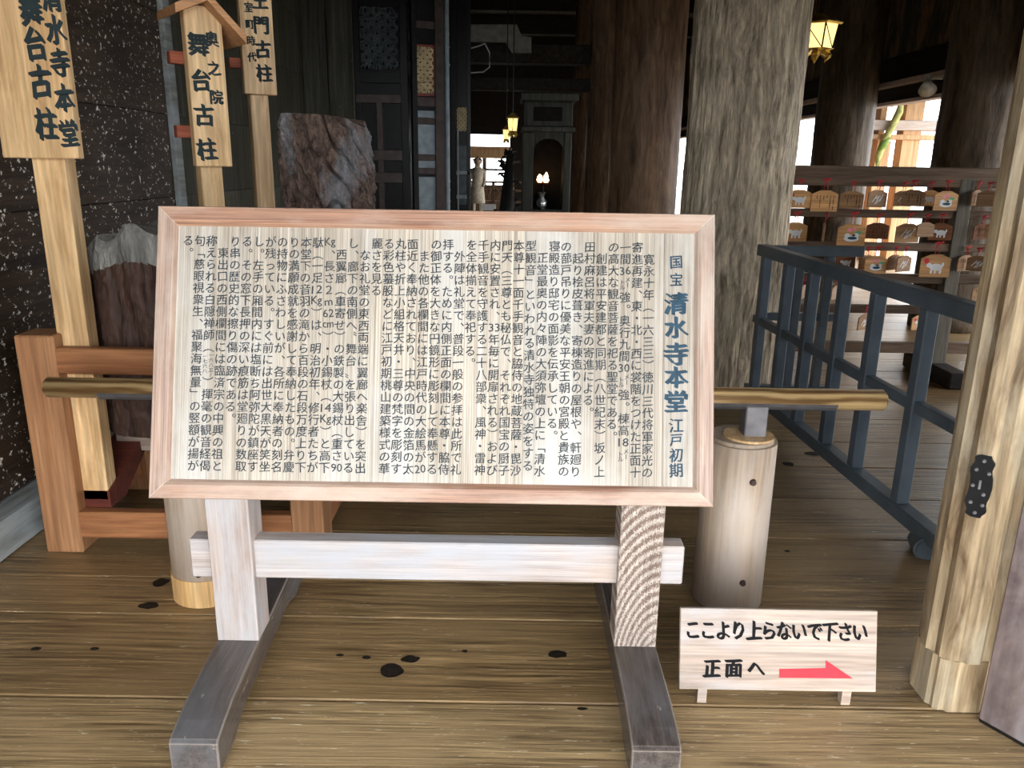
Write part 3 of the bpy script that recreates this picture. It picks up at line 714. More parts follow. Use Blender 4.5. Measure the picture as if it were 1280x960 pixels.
fpart('foot', ln - .15, ln - .08, -.09, .09, .0, .07)
f2 = thing('slatted_barrier', 'short grey barrier section turned sideways behind the far end of the long one', 'barrier', (1.95, 5.15, 0))
x0 = 1.56; x1 = onY(1081, 318, 5.12).x
obj('top_rail', box(x0 + .1, x1, 5.12, 5.18, .955, 1.02, .005), M['fence'], f2)
obj('middle_rail', box(x0 + .1, x1 - .1, 5.13, 5.17, .53, .58, .005), M['fence'], f2)
obj('bottom_rail', box(x0 + .1, x1 - .1, 5.12, 5.18, .02, .085, .005), M['fence'], f2)
for px in (1000, 1037):
    x = onY(px, 340, 5.13).x; obj('baluster', box(x - .028, x + .028, 5.125, 5.175, .0, .955, .004), M['fence'], f2)

# =================================================================== RIGHT FRONT POST AND DOOR LEAF
rp = thing('corner_post', 'thick pale weathered corner post with black iron plate, at the right', 'post', (1.32, 2.03, 0))
def octo(x0, x1, y0, y1, ch, z0, z1, bm=None):
    pts = [(x0 + ch, y0), (x1 - ch, y0), (x1, y0 + ch), (x1, y1 - ch), (x1 - ch, y1), (x0 + ch, y1), (x0, y1 - ch), (x0, y0 + ch)]
    b = prism(pts, 'Z', z0, z1); bmesh.ops.bevel(b, geom=[e for e in b.edges if abs(e.verts[0].co.z - e.verts[1].co.z) > .1], offset=ch * .45, segments=4, affect='EDGES'); return b
obj('post_shaft', octo(1.213, 1.405, 1.925, 2.12, .055, .165, 2.6), M['post_r'], rp, smooth=False)
obj('post_base', octo(1.222, 1.40, 1.935, 2.11, .03, 0, .165), M['post_r'], rp)
# iron plate with lobed outline on the chamfered face
pz = onY(1209, 607, 1.95); 
pl = bmesh.new(); out = []
for i in range(48):
    a = 2 * PI * i / 48; s = math.sin(a); c = math.cos(a)
    hh = .088 * (abs(s) ** .6) * sgn(s); ww = .026 * (abs(c) ** .45) * sgn(c) * (1 + .12 * math.cos(9 * a))
    out.append((ww, hh))
pl = prism(out, 'Y', -.004, .004)
q_ = obj('iron_plate', pl, M['blackmetal'], rp, world=False, loc=(1.2375 - 1.32 + .008, 1.947 - 2.03, pz.z), rot=(0, 0, math.radians(-38)))
for (x, z) in ((0, .072), (-.014, .045), (.016, .04), (-.016, 0), (.012, -.02), (-.014, -.048), (.014, -.05), (0, -.075)):
    obj('rivet', cyl((x, -.004, z), (x, -.009, z), .0055, .003, 10), M['steel'], q_, world=False)
obj('keyhole', box(-.003, .003, -.0052, -.003, -.008, .018, .001), M['steel'], q_, world=False)
dl = thing('door_leaf', 'dark wood-grained door leaf swung open at the right edge', 'door', (1.347, 1.905, 0), rz=math.radians(-57))
obj('leaf_board', box(0, .42, -.02, .03, .012, 3.0, .004), M['door_r'], dl, world=False)
obj('leaf_board', box(.424, .9, -.02, .03, .012, 3.0, .004), M['door_r'], dl, world=False)
obj('sill_shoe', box(0, .9, -.015, .025, 0, .012, .002), M['gap'], dl, world=False)

# =================================================================== VOTIVE PLAQUE RACK
YE = 5.75
er = thing('plaque_rack', 'long dark timber rack of horizontal rails hung with votive plaques', 'rack', (2.3, YE, 0))
ex0 = 1.9; ex1 = 4.3
def zy(px, py, Y=YE): return onY(px, py, Y).z
rails = []
obj('top_rail', box(ex0 - .05, ex1, YE - .04, YE + .10, zy(1100, 233), zy(1100, 208), .006), M['rackema'], er)
ropt = [(262, 272), (303, 313), (342, 353), (381, 391), (427, 440)]
for (t_, b_y) in ropt:
    obj('rail', box(ex0 - .05, ex1, YE - .03, YE + .03, zy(1100, b_y), zy(1100, t_), .005), M['rackema'], er)
for px in (1211,):
    x = onY(px, 222, YE - .04).x
    obj('post', box(x - .05, x + .05, YE - .045, YE + .045, .06, zy(1100, 222), .005), M['rackpost'], er)
obj('post', box(ex0 - .06, ex0 + .03, YE - .045, YE + .045, .06, zy(1100, 222), .005), M['rackpost'], er)
obj('post', box(ex1 - .06, ex1 + .03, YE - .045, YE + .045, .06, zy(1100, 222), .005), M['rackpost'], er)
for x in (ex0, onY(1211, 222, YE - .04).x, ex1): obj('foot', box(x - .07, x + .07, YE - .35, YE + .35, 0, .12, .01), M['black'], er)

def ell(cx, cz, rx, rz_, y, n=14, a0=0):
    b = bmesh.new(); vs = [b.verts.new((cx + rx * math.cos(2 * PI * i / n), y, cz + rz_ * math.sin(2 * PI * i / n))) for i in range(n)]; b.faces.new(vs[::-1])
    bmesh.ops.recalc_face_normals(b, faces=b.faces[:])
    for f in b.faces:
        if f.normal.y > 0: f.normal_flip()
    return b
def joined(lst):
    a = bmesh.new()
    for b in lst: merge(a, b)
    return a
EW, EH = .165, .125
def plaque_mesh():
    w, h = EW / 2, EH
    return prism([(-w, -h), (w, -h), (w, -.022), (.03, 0), (-.03, 0), (-w, -.022)], 'Y', -.005, .005)
def mesh_of(bm, mats, name):
    me = bpy.data.meshes.new(name); bm.to_mesh(me); bm.free()
    for m_ in (mats if isinstance(mats, (list, tuple)) else [mats]): me.materials.append(m_)
    return me
Y0 = -.0056
ME = {}
for k_, m_ in (('light', 'ema'), ('dark', 'ema_d'), ('aged', 'ema_b')): ME[k_] = mesh_of(plaque_mesh(), M[m_], 'plaque_board')
ME['animal'] = mesh_of(joined([ell(.005, -.070, .036, .020, Y0), ell(-.035, -.060, .015, .013, Y0), ell(-.020, -.093, .006, .014, Y0), ell(.002, -.095, .006, .012, Y0), ell(.030, -.092, .007, .015, Y0), ell(.040, -.055, .006, .012, Y0)]), M['white'], 'print')
ME['sun'] = mesh_of(ell(-.052, -.036, .015, .015, Y0 - .0002), M['red'], 'sun_print')
ME['ring'] = mesh_of(joined([ell(0, -.085, .045, .018, Y0), ell(-.025, -.068, .018, .014, Y0), ell(.028, -.068, .015, .016, Y0)]), M['white'], 'print')
ME['ringdark'] = mesh_of(joined([ell(.005, -.082, .028, .009, Y0 - .0003), ell(.012, -.066, .01, .006, Y0 - .0003)]), M['ink_t'], 'print_shade')
ME['flower'] = mesh_of(joined([ell(-.015, -.035, .016, .010, Y0), ell(.012, -.03, .012, .009, Y0)]), M['pink'], 'flower_print')
ME['leafp'] = mesh_of(joined([ell(.040, -.048, .02, .008, Y0)]), M['green'], 'leaf_print')
st = []
for (x, z, l, s) in ((-.03, -.06, .03, .9), (-.01, -.075, .028, 1), (.012, -.07, .035, .8), (.03, -.055, .03, 1.1), (0, -.05, .02, .5)):
    b = bmesh.new(); dx, dz = l * math.cos(s), l * math.sin(s); px0 = .005
    vs = [b.verts.new(v) for v in ((x - dx, Y0, z - dz), (x - dx + px0, Y0, z - dz - px0), (x + dx + px0, Y0, z + dz - px0), (x + dx, Y0, z + dz))]; b.faces.new(vs)
    for f in b.faces:
        f.normal_update()
        if f.normal.y > 0: f.normal_flip()
    st.append(b)
ME['strokes'] = mesh_of(joined(st), M['white'], 'print')
wr = []
random.seed(3)
for c_ in range(6):
    x = .055 - c_ * .021; z = -.03
    while z > -.11:
        l = random.uniform(.004, .009); b = bmesh.new()
        wq = random.uniform(.002, .0045)
        vs = [b.verts.new(v) for v in ((x - wq, Y0, z - l), (x + wq, Y0, z - l), (x + wq * .6, Y0, z), (x - wq * .8, Y0, z))]; b.faces.new(vs)
        for f in b.faces:
            f.normal_update()
            if f.normal.y > 0: f.normal_flip()
        wr.append(b); z -= l + random.uniform(.002, .004)
        if random.random() < .12: break
ME['writing'] = mesh_of(joined(wr), M['ink_b'], 'writing')
cb = bmesh.new()
tube([(-.012, 0, -.006), (-.010, -.002, .03), (-.002, -.004, .058)], .0022, 6, cb); tube([(.012, 0, -.006), (.010, -.002, .03), (.002, -.004, .058)], .0022, 6, cb)
tube([(-.022, -.010, .060), (-.006, -.012, .066), (.006, -.012, .062), (.024, -.010, .070)], .0065, 6, cb); tube([(0, -.012, .064), (-.008, -.014, .048), (-.016, -.014, .035)], .003, 6, cb)
ME['cord'] = mesh_of(cb, M['cord'], 'cord')
def ema(px, pyt, kind, yaw, label, s=1.0, dy=0, first=None):
    p = onY(px, pyt, YE - .055 - dy)
    t = thing('votive_plaque', label, 'plaque', p, rz=math.radians(yaw), group='votive plaques hung on the rack'); t.scale = (s, 1, s)
    base = {'A': 'light', 'a': 'dark', 'B': 'light', 'b': 'aged', 'C': 'light', 'D': 'dark', 'E': 'aged', 'P': 'aged'}[kind]
    def add(n, k): o = bpy.data.objects.new(n, ME[k]); C.objects.link(o); o.parent = t
    add('plaque_board', base); add('cord', 'cord')
    if kind in 'Aa': add('print', 'animal')
    if kind == 'A': add('sun_print', 'sun')
    if kind in 'BbD': add('writing', 'writing')
    if kind == 'C': add('print', 'ring'); add('print_shade', 'ringdark'); add('flower_print', 'flower'); add('leaf_print', 'leafp')
    if kind == 'E': add('print', 'strokes')
    return t
desc = {'A': 'plaque with white animal and red sun', 'a': 'dark plaque with a white animal', 'B': 'pale plaque covered in black handwriting', 'b': 'aged brown plaque with handwriting',
        'C': 'plaque with white, blue and pink print', 'D': 'dark red-brown plaque', 'E': 'brown plaque with white strokes', 'P': 'plain brown plaque'}
rowsE = [
 ('top row', 237, [(1000, 'A', 0, 1), (1032, 'B', 4, 1.15), (1066, 'b', -8, .95), (1098, 'E', 18, .95), (1130, 'E', 12, .85), (1143, 'b', -35, .9), (1163, 'A', 0, .85), (1184, 'C', 6, 1.05), (1222, 'b', 35, .85), (1237, 'P', -30, .85), (1254, 'P', 20, .8)]),
 ('second row', 278, [(995, 'A', 4, 1.05), (1031, 'P', 72, 1), (1066, 'C', 0, 1.2), (1098, 'D', -14, .9), (1136, 'E', 5, 1.05), (1158, 'P', 10, .8), (1177, 'a', -8, .95), (1229, 'D', 12, .85), (1246, 'b', -20, .8)]),
 ('third row', 318, [(1058, 'a', 4, .85), (1084, 'P', 25, .85), (1096, 'C', 6, 1), (1119, 'P', 30, .85), (1131, 'E', 28, .9), (1171, 'A', 0, 1.3), (1208, 'b', 22, .9), (1224, 'E', -35, .85), (1240, 'P', 15, .8)]),
 ('fourth row', 356, [(1005, 'P', 55, .8), (1044, 'P', 50, .8), (1228, 'b', 6, .85)]),
 ('bottom row', 393, [(1082, 'E', 32, .9), (1150, 'A', 20, .85)])]
ordn = ['first', 'second', 'third', 'fourth', 'fifth', 'sixth', 'seventh', 'eighth', 'ninth', 'tenth', 'eleventh']
for rn, py, lst in rowsE:
    prev = -99; k2 = 0
    for i, (px, kd, yaw, s) in enumerate(lst):
        k2 = (k2 + 1) % 2 if px - prev < 24 else 0
        prev = px
        pos = ordn[i] + ' from left' if i < len(lst) - 1 else 'rightmost'
        ema(px, py + (i * 37 % 5) * .5, kd, yaw, desc[kd] + ', ' + pos + ' in ' + rn, s, dy=.06 * k2)

# =================================================================== BLACK SCREEN DOORS
def rel(px, py, Y): return onY(px, py, Y)
YS = 8.0
xa, xb, xc = onY(446, 150, YS).x, onY(511, 150, YS).x, onY(519, 150, YS - .1).x
sd = thing('lacquered_screen', 'black lacquered folding screen with carved lattice above, behind the tall old pillar', 'screen', ((xa + xb) / 2, YS, 0))
obj('stile', box(xa, xa + .05, YS, YS + .06, 0, 4.2, .004), M['lacq'], sd)
obj('stile', box(xb - .07, xb, YS - .02, YS + .06, 0, 4.2, .004), M['lacq'], sd)
zl0, zl1 = zy(478, 87, YS), zy(478, 8, YS)
obj('rail', box(xa, xb, YS - .01, YS + .05, zl0 - .12, zl0 - .02, .004), M['lacq'], sd)
obj('rail', box(xa, xb, YS - .01, YS + .05, zy(478, 118, YS) - .08, zy(478, 118, YS), .004), M['lacq_br'], sd)
for py in (194, 222): z = zy(478, py, YS); obj('rail', box(xa, xb, YS - .015, YS + .05, z - .05, z + .05, .004), M['lacq_br'], sd)
obj('backing_panel', box(xa, xb, YS + .04, YS + .07, 0, 4.2, 0), M['lacq'], sd)
xm = onY(476, 190, YS).x; obj('muntin', box(xm - .03, xm + .03, YS - .012, YS + .05, 0, zy(478, 118, YS) - .05, .004), M['lacq_br'], sd)
def lattice(x0, x1, z0, z1, y, step, mat, parent, r=.006, nm='lattice'):
    """interlocking circles, the carved shippo lattice, one part"""
    b = bmesh.new(); R_ = step * .72; nx = int((x1 - x0) / step) + 1; nz_ = int((z1 - z0) / step) + 1
    for i in range(nx):
        for j in range(nz_):
            for (ox, oz) in ((0, 0), (.5, .5)):
                cx, cz = x0 + (i + ox) * step, z0 + (j + oz) * step
                if cx > x1 or cz > z1: continue
                n = 12; ring = []
                for k_ in range(n):
                    a = 2 * PI * k_ / n
                    ring.append([b.verts.new((min(max(cx + (R_ + q) * math.cos(a), x0), x1), y + yy, min(max(cz + (R_ + q) * math.sin(a), z0), z1))) for q, yy in ((-r, 0), (0, -r * 1.4), (r, 0))])
                for k_ in range(n):
                    A_, B_ = ring[k_], ring[(k_ + 1) % n]
                    for u_ in range(2): b.faces.new((A_[u_], A_[u_ + 1], B_[u_ + 1], B_[u_]))
    o = obj(nm, b, mat, parent); o['kind'] = 'stuff'; return o
lattice(xa + .06, xb - .08, zl0, zl1, YS + .0, .105, M['lattice_d'], sd, r=.011)
for i, (px, py) in enumerate(((478, 194), (478, 222), (478, 122))):
    pass
# door leaf turned slightly, daylight on the lacquer put into the pale panel colour
l2 = thing('lacquered_door', 'narrow lacquered door leaf with pale grey panels and gilt lattice window', 'door', (xc, YS - .1, 0), rz=math.radians(20))
wl2 = (onY(561, 150, YS).x - xc) / math.cos(math.radians(20)) * 1.0
def zz2(py): return zy(540, py, YS)
obj('stile', box(-.03, .02, -.03, .05, 0, 4.2, .004), M['lacq'], l2, world=False)
obj('stile', box(wl2 - .14, wl2 - .05, -.03, .05, 0, 4.2, .004), M['lacq_br'], l2, world=False)
obj('stile', box(wl2 - .04, wl2, -.035, .05, 0, 4.2, .01), M['lacq_blue'], l2, world=False)
for (ya, yb) in ((139, 153 - 5), (156, 194), (200, 210), (221, 300)):
    obj('panel', box(.02, wl2 - .14, .0, .02, max(.3, zz2(yb)), zz2(ya), .003), M['lacq_blue'], l2, world=False)
for (ya, yb) in ((148, 156), (194, 200), (210, 218), (122, 134), (28, 38)):
    obj('rail', box(.02, wl2 - .14, -.02, .03, zz2(yb), zz2(ya), .003), M['lacq_br'], l2, world=False)
obj('lattice_backing', box(.02, wl2 - .14, .02, .03, zz2(300), 4.2, 0), M['lacq'], l2, world=False)
obj('lattice_frame', box(.02, wl2 - .12, -.005, .015, zz2(121), zz2(57), .002), M['redlac'], l2, world=False)
lo = lattice(.02, wl2 - .15, zz2(118), zz2(60), -.012, .068, M['lattice'], None, r=.008); lo.parent = l2
# small filigree fittings on rails
for py in (152, 197, 214):
    for x in (.06, wl2 - .2): obj('fitting', box(x - .05, x + .05, -.026, -.018, zz2(py) - .03, zz2(py) + .03, .008), M['lacq_br'], l2, world=False)
# second leaf in shade
YS2 = 9.2
x0, x1 = onY(563, 150, YS2).x, onY(588, 150, YS2).x
l3 = thing('lacquered_door', 'narrow black door leaf in shade beside the far bright opening', 'door', ((x0 + x1) / 2, YS2, 0))
obj('stile', box(x0, x0 + .06, YS2, YS2 + .07, 0, 4.2, .004), M['lacq'], l3); obj('stile', box(x1 - .04, x1, YS2, YS2 + .07, 0, 4.2, .004), M['lacq'], l3)
obj('stile', box(x0 + .075, x0 + .09, YS2 - .01, YS2 + .07, 0, zy(575, 160, YS2), .004), M['lacq_blue'], l3)
for (ya, yb) in ((182, 214), (219, 244), (248, 256)): obj('panel', box(x0 + .09, x1 - .04, YS2 + .02, YS2 + .04, zy(575, yb, YS2), zy(575, ya, YS2), .003), M['lattice_d'], l3)
for py in (216, 246): z = zy(575, py, YS2); obj('rail', box(x0 + .06, x1, YS2, YS2 + .05, z - .02, z + .02, .003), M['lacq_blue'], l3)
obj('backing_panel', box(x0, x1, YS2 + .05, YS2 + .07, 0, 4.2, 0), M['lacq'], l3)
lo = lattice(x0 + .07, x0 + .19, zy(575, 164, YS2), zy(575, 134, YS2), YS2 + .01, .045, M['lattice'], l3, r=.005)

# =================================================================== ALTAR CABINET, LANTERNS, FAR THINGS
YQ = 9.6
x0, x1 = onY(653, 200, YQ).x, onY(714, 200, YQ).x
ac = thing('altar_cabinet', 'tall dark wooden shrine cabinet with an arched glazed niche', 'cabinet', ((x0 + x1) / 2, YQ, 0))
z1, z2, z3 = zy(680, 165, YQ), zy(680, 120, YQ), zy(680, 285, YQ)
mc = M['cab'] = wood('cabinet_wood', (.02, .02, .017), (.065, .065, .055), 'Z', rough=.55)
obj('side_panel', box(x0, x0 + .13, YQ, YQ + .5, 0, z1, .01), mc, ac); obj('side_panel', box(x1 - .09, x1, YQ, YQ + .5, 0, z1, .01), mc, ac)
obj('cornice', box(x0 - .02, x1 + .03, YQ - .06, YQ + .5, z1, z1 + .06, .01), mc, ac)
obj('frieze', box(x0, x1, YQ - .02, YQ + .5, z1 + .06, z2 - .06, .01), mc, ac); obj('frieze_panel', box(x0 + .12, x1 - .12, YQ - .03, YQ - .01, z1 + .12, z2 - .12, .01), M['gap'], ac)
obj('cornice', box(x0 - .04, x1 + .06, YQ - .10, YQ + .5, z2 - .06, z2 + .03, .015), mc, ac)
obj('back_panel', box(x0 + .1, x1 - .05, YQ + .42, YQ + .45, 0, z1, 0), M['gap'], ac)
# arch
ar = bmesh.new(); cxm = (x0 + .13 + x1 - .09) / 2; rw = (x1 - .09 - x0 - .13) / 2
pts = [(cxm - rw, z1), (cxm - rw, z1 - .22)] + [(cxm - rw * math.cos(PI * i / 12), z1 - .22 + .14 * math.sin(PI * i / 12)) for i in range(13)] + [(cxm + rw, z1)]
n = 13
for i in range(12):
    a0, a1 = PI * i / 12, PI * (i + 1) / 12
    q = [(cxm - rw * math.cos(a0), z1 - .22 + .15 * math.sin(a0)), (cxm - rw * math.cos(a1), z1 - .22 + .15 * math.sin(a1)), (cxm - rw * math.cos(a1), z1), (cxm - rw * math.cos(a0), z1)]
    if abs(q[0][0] - q[1][0]) > 1e-4: prism(q, 'Y', YQ + .02, YQ + .06, ar)
obj('arch', ar, mc, ac)
obj('shelf', box(x0 + .1, x1 - .06, YQ, YQ + .45, zy(680, 262, YQ) - .1, zy(680, 262, YQ), .005), mc, ac)
# things inside/near the niche
p = onY(679, 222, YQ + .2)
cn = thing('altar_lamp', 'pair of glowing flame-shaped lamps inside the shrine cabinet', 'lamp', (p.x, YQ + .2, zy(679, 228, YQ + .2)))
for dx, s in ((-.04, .8), (.035, 1)):
    b = tube([(dx, 0, 0), (dx, 0, .03), (dx, 0, .07), (dx * 1.1, 0, .12 * s)], [.02, .04, .03, .004], 10); obj('flame', b, M['glow'], cn, world=False, smooth=True)
obj('dish', cyl((0, 0, -.03), (0, 0, 0), .05, .09, 16), M['redlac'], cn, world=False)
obj('stem', cyl((0, 0, -(cn.location.z - zy(680, 262, YQ))), (0, 0, -.03), .012, .012, 8), M['lacq'], cn, world=False)
p = onY(676, 258, YQ + .1)
vs_ = thing('altar_vase', 'small silvery vase at the foot of the shrine cabinet niche', 'vase', (onY(677, 258, YQ + .1).x, YQ + .1, zy(680, 262, YQ)))
obj('body', tube([(0, 0, 0), (0, 0, .03), (0, 0, .09), (0, 0, .14), (0, 0, .2)], [.04, .06, .07, .03, .05], 16), plain('silver', (.7, .75, .8), .25, .9), vs_, world=False, smooth=True)

def lantern(px, py0, py1, Y, w, label, rod_to=4.1):
    zt_, zb_ = zy(px, py0, Y), zy(px, py1, Y); hgt = zt_ - zb_; x = onY(px, (py0 + py1) / 2, Y).x
    t = thing('hanging_lantern', label, 'lantern', (x, Y, zb_))
    hexr = lambda z0, z1, ra, rb: cyl((0, 0, z0), (0, 0, z1), ra, rb, 6)
    obj('lamp_body', hexr(hgt * .25, hgt * .72, w * .36, w * .45), M['lampglow'], t, world=False)
    b = bmesh.new()
    for i in range(6):
        a = PI / 3 * i + PI / 6 * 0
        tube([(w * .37 * math.sin(a), w * .37 * math.cos(a), hgt * .25), (w * .46 * math.sin(a), w * .46 * math.cos(a), hgt * .72)], w * .02, 6, b)
        a2 = a + PI / 3
        tube([(w * .37 * math.sin(a), w * .37 * math.cos(a), hgt * .25), (w * .46 * math.sin(a2), w * .46 * math.cos(a2), hgt * .72)], w * .012, 6, b)
    obj('cage', b, M['blackmetal'], t, world=False)
    obj('roof', hexr(hgt * .72, hgt * .92, w * .56, w * .10), M['gold'], t, world=False)
    obj('rim', hexr(hgt * .70, hgt * .735, w * .52, w * .56), M['gold'], t, world=False)
    obj('lower_rim', hexr(hgt * .21, hgt * .25, w * .30, w * .42), M['gold'], t, world=False)
    b = bmesh.new()
    for i in range(6):
        a = PI / 3 * i + .3; s, c = math.sin(a), math.cos(a)
        tube([(w * .2 * s, w * .2 * c, hgt * .21), (w * .34 * s, w * .34 * c, hgt * .10), (w * .26 * s, w * .26 * c, 0)], [w * .10, w * .08, .002], 5, b)
    obj('leaf_feet', b, M['gold'], t, world=False)
    obj('hanging_rod', tube([(0, 0, hgt * .92), (0, 0, rod_to - zb_)], .006, 6), M['blackmetal'], t, world=False)
    return t
lantern(1022, 12, 78, 7.0, .34, 'large gilt hexagonal lantern hanging between the grey pillar and a dark pillar')
lantern(641, 138, 172, 8.8, .14, 'small gilt lantern hanging left of the shrine cabinet, the higher one')
lantern(633, 155, 180, 9.3, .10, 'small gilt lantern hanging left of the shrine cabinet, the lower one')

# dark flower stand / figure between the opening and the cabinet
fs_ = thing('altar_ornament', 'black silhouetted altar ornament with branching leaves before the cabinet', 'ornament', (onY(634, 240, 9.0).x, 9.0, 0))
b = bmesh.new(); random.seed(5)
bx0 = fs_.location.x
zt9 = zy(634, 188, 9.0)
tube([(0, 0, 0), (0, 0, .5), (0, 0, .9), (.02, 0, zt9)], [.16, .20, .10, .03], 12, b)
obj('stand', b, M['lacq'], fs_, world=False, smooth=True)
b = bmesh.new()
for i in range(46):
    a = random.uniform(0, 2 * PI); z0_ = random.uniform(.75, zt9); l = random.uniform(.06, .17) * (1.2 if z0_ < 1.1 else .8)
    q0_ = Vector((0, 0, z0_)); q1_ = q0_ + Vector((math.cos(a) * l, math.sin(a) * l * .6, random.uniform(-.04, .08))); q2_ = q1_ + Vector((math.cos(a) * .03, 0, -.03))
    tube([q0_, q1_, q2_], [.008, .016, .002], 5, b)
o_ = obj('leaves', b, M['lacq'], fs_, world=False); o_['kind'] = 'stuff'

# pale beam-end board and cables high in the dark interior
YT = 10.5
pts = [(568, 50), (577, 47), (583, 33), (646, 33), (652, 47), (664, 49), (664, 68), (640, 68), (632, 55), (568, 54)]
pp = [(onY(x, y, YT).x, onY(x, y, YT).z) for x, y in pts]
fb = obj('frog_leg_strut', prism(pp[::-1], 'Y', YT - .14, YT - .06), plain('strut_grey', (.16, .15, .13), .7)); setp(fb, 'pale curved strut board high in the dark interior above the cabinet', 'strut')
bmz = zy(600, 96, YT); b_ = obj('trim_2', box(-1.4, 1.0, YT - .02, YT + .25, bmz - .15, bmz, .01), M['ceil']); setp(b_, kind='structure')
b_ = obj('trim_3', box(-1.4, 1.0, YT - .02, YT + .25, zy(600, 78, YT), zy(600, 54, YT), .01), M['ceil']); setp(b_, kind='structure')
cb_ = [onY(x, y, YT - .1) for x, y in ((562, 59), (575, 61), (590, 60), (600, 57), (607, 54))]; cc = [onY(x, y, YT - .18) for x, y in ((560, 80), (572, 87), (590, 91), (604, 90), (612, 84), (612, 66), (606, 54))]
cable = plain('grey_cable', (.42, .42, .40), .5)
setp(obj('cable', tube(cb_, .009, 6), cable, None, smooth=True), 'short grey cable sagging from the pale strut board', 'cable')
setp(obj('cable', tube(cc, .009, 6), cable, None, smooth=True), 'longer looping grey cable below the pale strut board', 'cable')

# person seen in the far bright opening
pe = thing('person', 'distant person in a beige coat in the bright far opening', 'person', (onY(597, 240, 20.0).x, 20.0, 0))
def person():
    me = bpy.data.meshes.new('body'); V = [(0, 0, .92), (0, 0, 1.15), (0, 0, 1.32), (0, 0, 1.42), (0, -.02, 1.53), (-.15, 0, 1.32), (-.19, -.02, 1.08), (-.15, -.14, .95), (.15, 0, 1.32), (.18, -.02, 1.08), (.14, -.14, .95),
                                                (-.08, 0, .86), (-.09, -.02, .48), (-.09, .02, .09), (-.09, -.12, .03), (.08, 0, .86), (.09, .02, .48), (.09, .06, .09), (.09, -.08, .03)]
    E_ = [(0, 1), (1, 2), (2, 3), (3, 4), (2, 5), (5, 6), (6, 7), (2, 8), (8, 9), (9, 10), (0, 11), (11, 12), (12, 13), (13, 14), (0, 15), (15, 16), (16, 17), (17, 18)]
    R_ = [.15, .14, .13, .05, .09, .06, .05, .035, .06, .05, .035, .09, .06, .045, .04, .09, .06, .045, .04]
    me.from_pydata(V, E_, []); o = bpy.data.objects.new('body', me); C.objects.link(o); o.parent = pe; me.materials.append(M['coat'])
    m_ = o.modifiers.new('skin', 'SKIN')
    for i, r_ in enumerate(R_): me.skin_vertices[0].data[i].radius = (r_, r_ * .8)
    me.skin_vertices[0].data[0].use_root = True
    o.modifiers.new('sub', 'SUBSURF').levels = 1; o.modifiers['sub'].render_levels = 1
    b = tube([(0, 0, .55), (0, 0, .8), (0, 0, 1.1), (0, 0, 1.3), (0, 0, 1.38)], [.19, .17, .14, .16, .09], 16); obj('coat', b, M['coat'], pe, world=False, smooth=True)
    b = tube([(0, -.03, 1.44), (0, -.03, 1.50), (0, -.03, 1.58), (0, -.02, 1.63)], [.05, .085, .085, .03], 12); obj('head', b, M['skin'], pe, world=False, smooth=True)
    b = tube([(0, .02, 1.38), (0, .02, 1.50), (0, .0, 1.60), (0, .0, 1.67)], [.07, .10, .11, .03], 12); obj('hair', b, M['hair'], pe, world=False, smooth=True)
person()
nb_ = thing('notice_sign', 'small white notice on a stand beside the distant person', 'sign', (onY(611, 259, 15.).x, 15., 0))
zq = zy(611, 259, 15.); obj('notice_panel', box(-.13, .13, -.01, .01, zq - .055, zq + .055, .002), M['white'], nb_, world=False); obj('post', box(-.015, .015, .011, .03, 0, zq, .002), M['lacq'], nb_, world=False)
ob_ = thing('offertory_rail', 'low brown timber railing inside the far opening behind the person', 'railing', (0, 22.5, 0))
for z in (.45, .75, .98): obj('rail', box(bl - .6, br + .6, 22.5, 22.56, z, z + .06, .005), M['pillar_r'], ob_)
for x in (bl - .5, (bl + br) / 2 + .2, br + .5): obj('post', box(x - .04, x + .04, 22.5, 22.58, 0, 1.04, .005), M['pillar_r'], ob_)

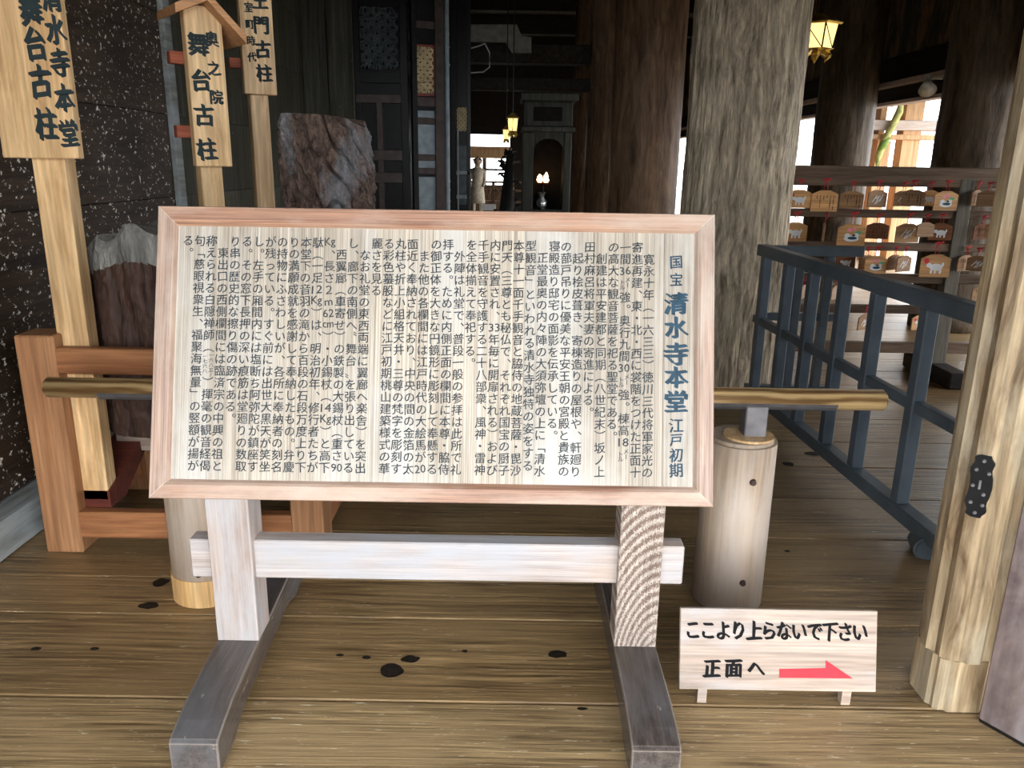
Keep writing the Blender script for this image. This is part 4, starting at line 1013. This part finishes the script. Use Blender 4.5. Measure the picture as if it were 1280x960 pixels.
# horn speaker on the lintel
p = onY(1141, 103, 8.9)
sp = thing('horn_speaker', 'small cream horn loudspeaker fixed to the dark lintel', 'speaker', (4.36, 8.95, p.z))
obj('horn', cyl((0, 0, .02), (-.03, -.10, -.08), .03, .09, 20), M['cream'], sp, world=False, smooth=True)
obj('driver', cyl((.02, .04, .07), (0, 0, .02), .04, .035, 16), M['cream'], sp, world=False)
obj('bracket', tube([(0, 0, .03), (.1, .02, .05), (.17, .02, .05)], .012, 6), M['cream'], sp, world=False)

# outside: timber gate, bell rope
YG = 13.6
gt = thing('timber_gate', 'bright orange-brown timber gate standing outside beyond the openings', 'gate', (6.6, YG, -.9))
for (pa_, pb_, m_) in ((1127, 1150, 'gatewood'), (1096, 1104, 'gatewood'), (1262, 1276, 'gatewood'), (1040, 1052, 'gatewood')):
    obj('post', box(onY(pa_, 180, YG).x, onY(pb_, 180, YG).x, YG, YG + .25, -.9, 4.2, .01), M[m_], gt)
xg0, xg1 = onY(1040, 150, YG).x, onY(1290, 150, YG).x
obj('beam', box(xg0, xg1, YG - .05, YG + .2, zy(1110, 163, YG), zy(1110, 150, YG), .01), M['gatepale'], gt)
obj('beam', box(xg0, xg1, YG - .05, YG + .2, 2.9, 3.15, .01), M['gatewood'], gt)
obj('door_panel', box(onY(1104, 150, YG).x, onY(1120, 150, YG).x, YG + .06, YG + .1, -.6, zy(1110, 176, YG), .01), M['gatewood'], gt)
obj('beam', box(xg0, xg1, YG - .05, YG + .2, zy(1110, 173, YG) - .02, zy(1110, 168, YG), .01), M['gatewood'], gt)
rp_ = thing('bell_rope', 'pale green and white twisted rope hanging in the outside opening', 'rope', (onY(1118, 160, YG - .12).x, YG - .12, 0))
b = tube([Vector(onY(x, y, YG - .12)) - Vector(rp_.location) for x, y in ((1131, 90), (1127, 128), (1124, 140), (1114, 160), (1104, 178), (1098, 195), (1094, 230))], [.04, .04, .06, .055, .055, .06, .05], 10)
obj('rope_strand', b, M['rope'], rp_, world=False, smooth=True)
obj('tassel', tube([Vector(onY(x, y, YG - .16)) - Vector(rp_.location) for x, y in ((1112, 172), (1104, 182), (1098, 188))], [.02, .07, .02], 8), plain('green_cloth', (.25, .4, .08), .8), rp_, world=False, smooth=True)
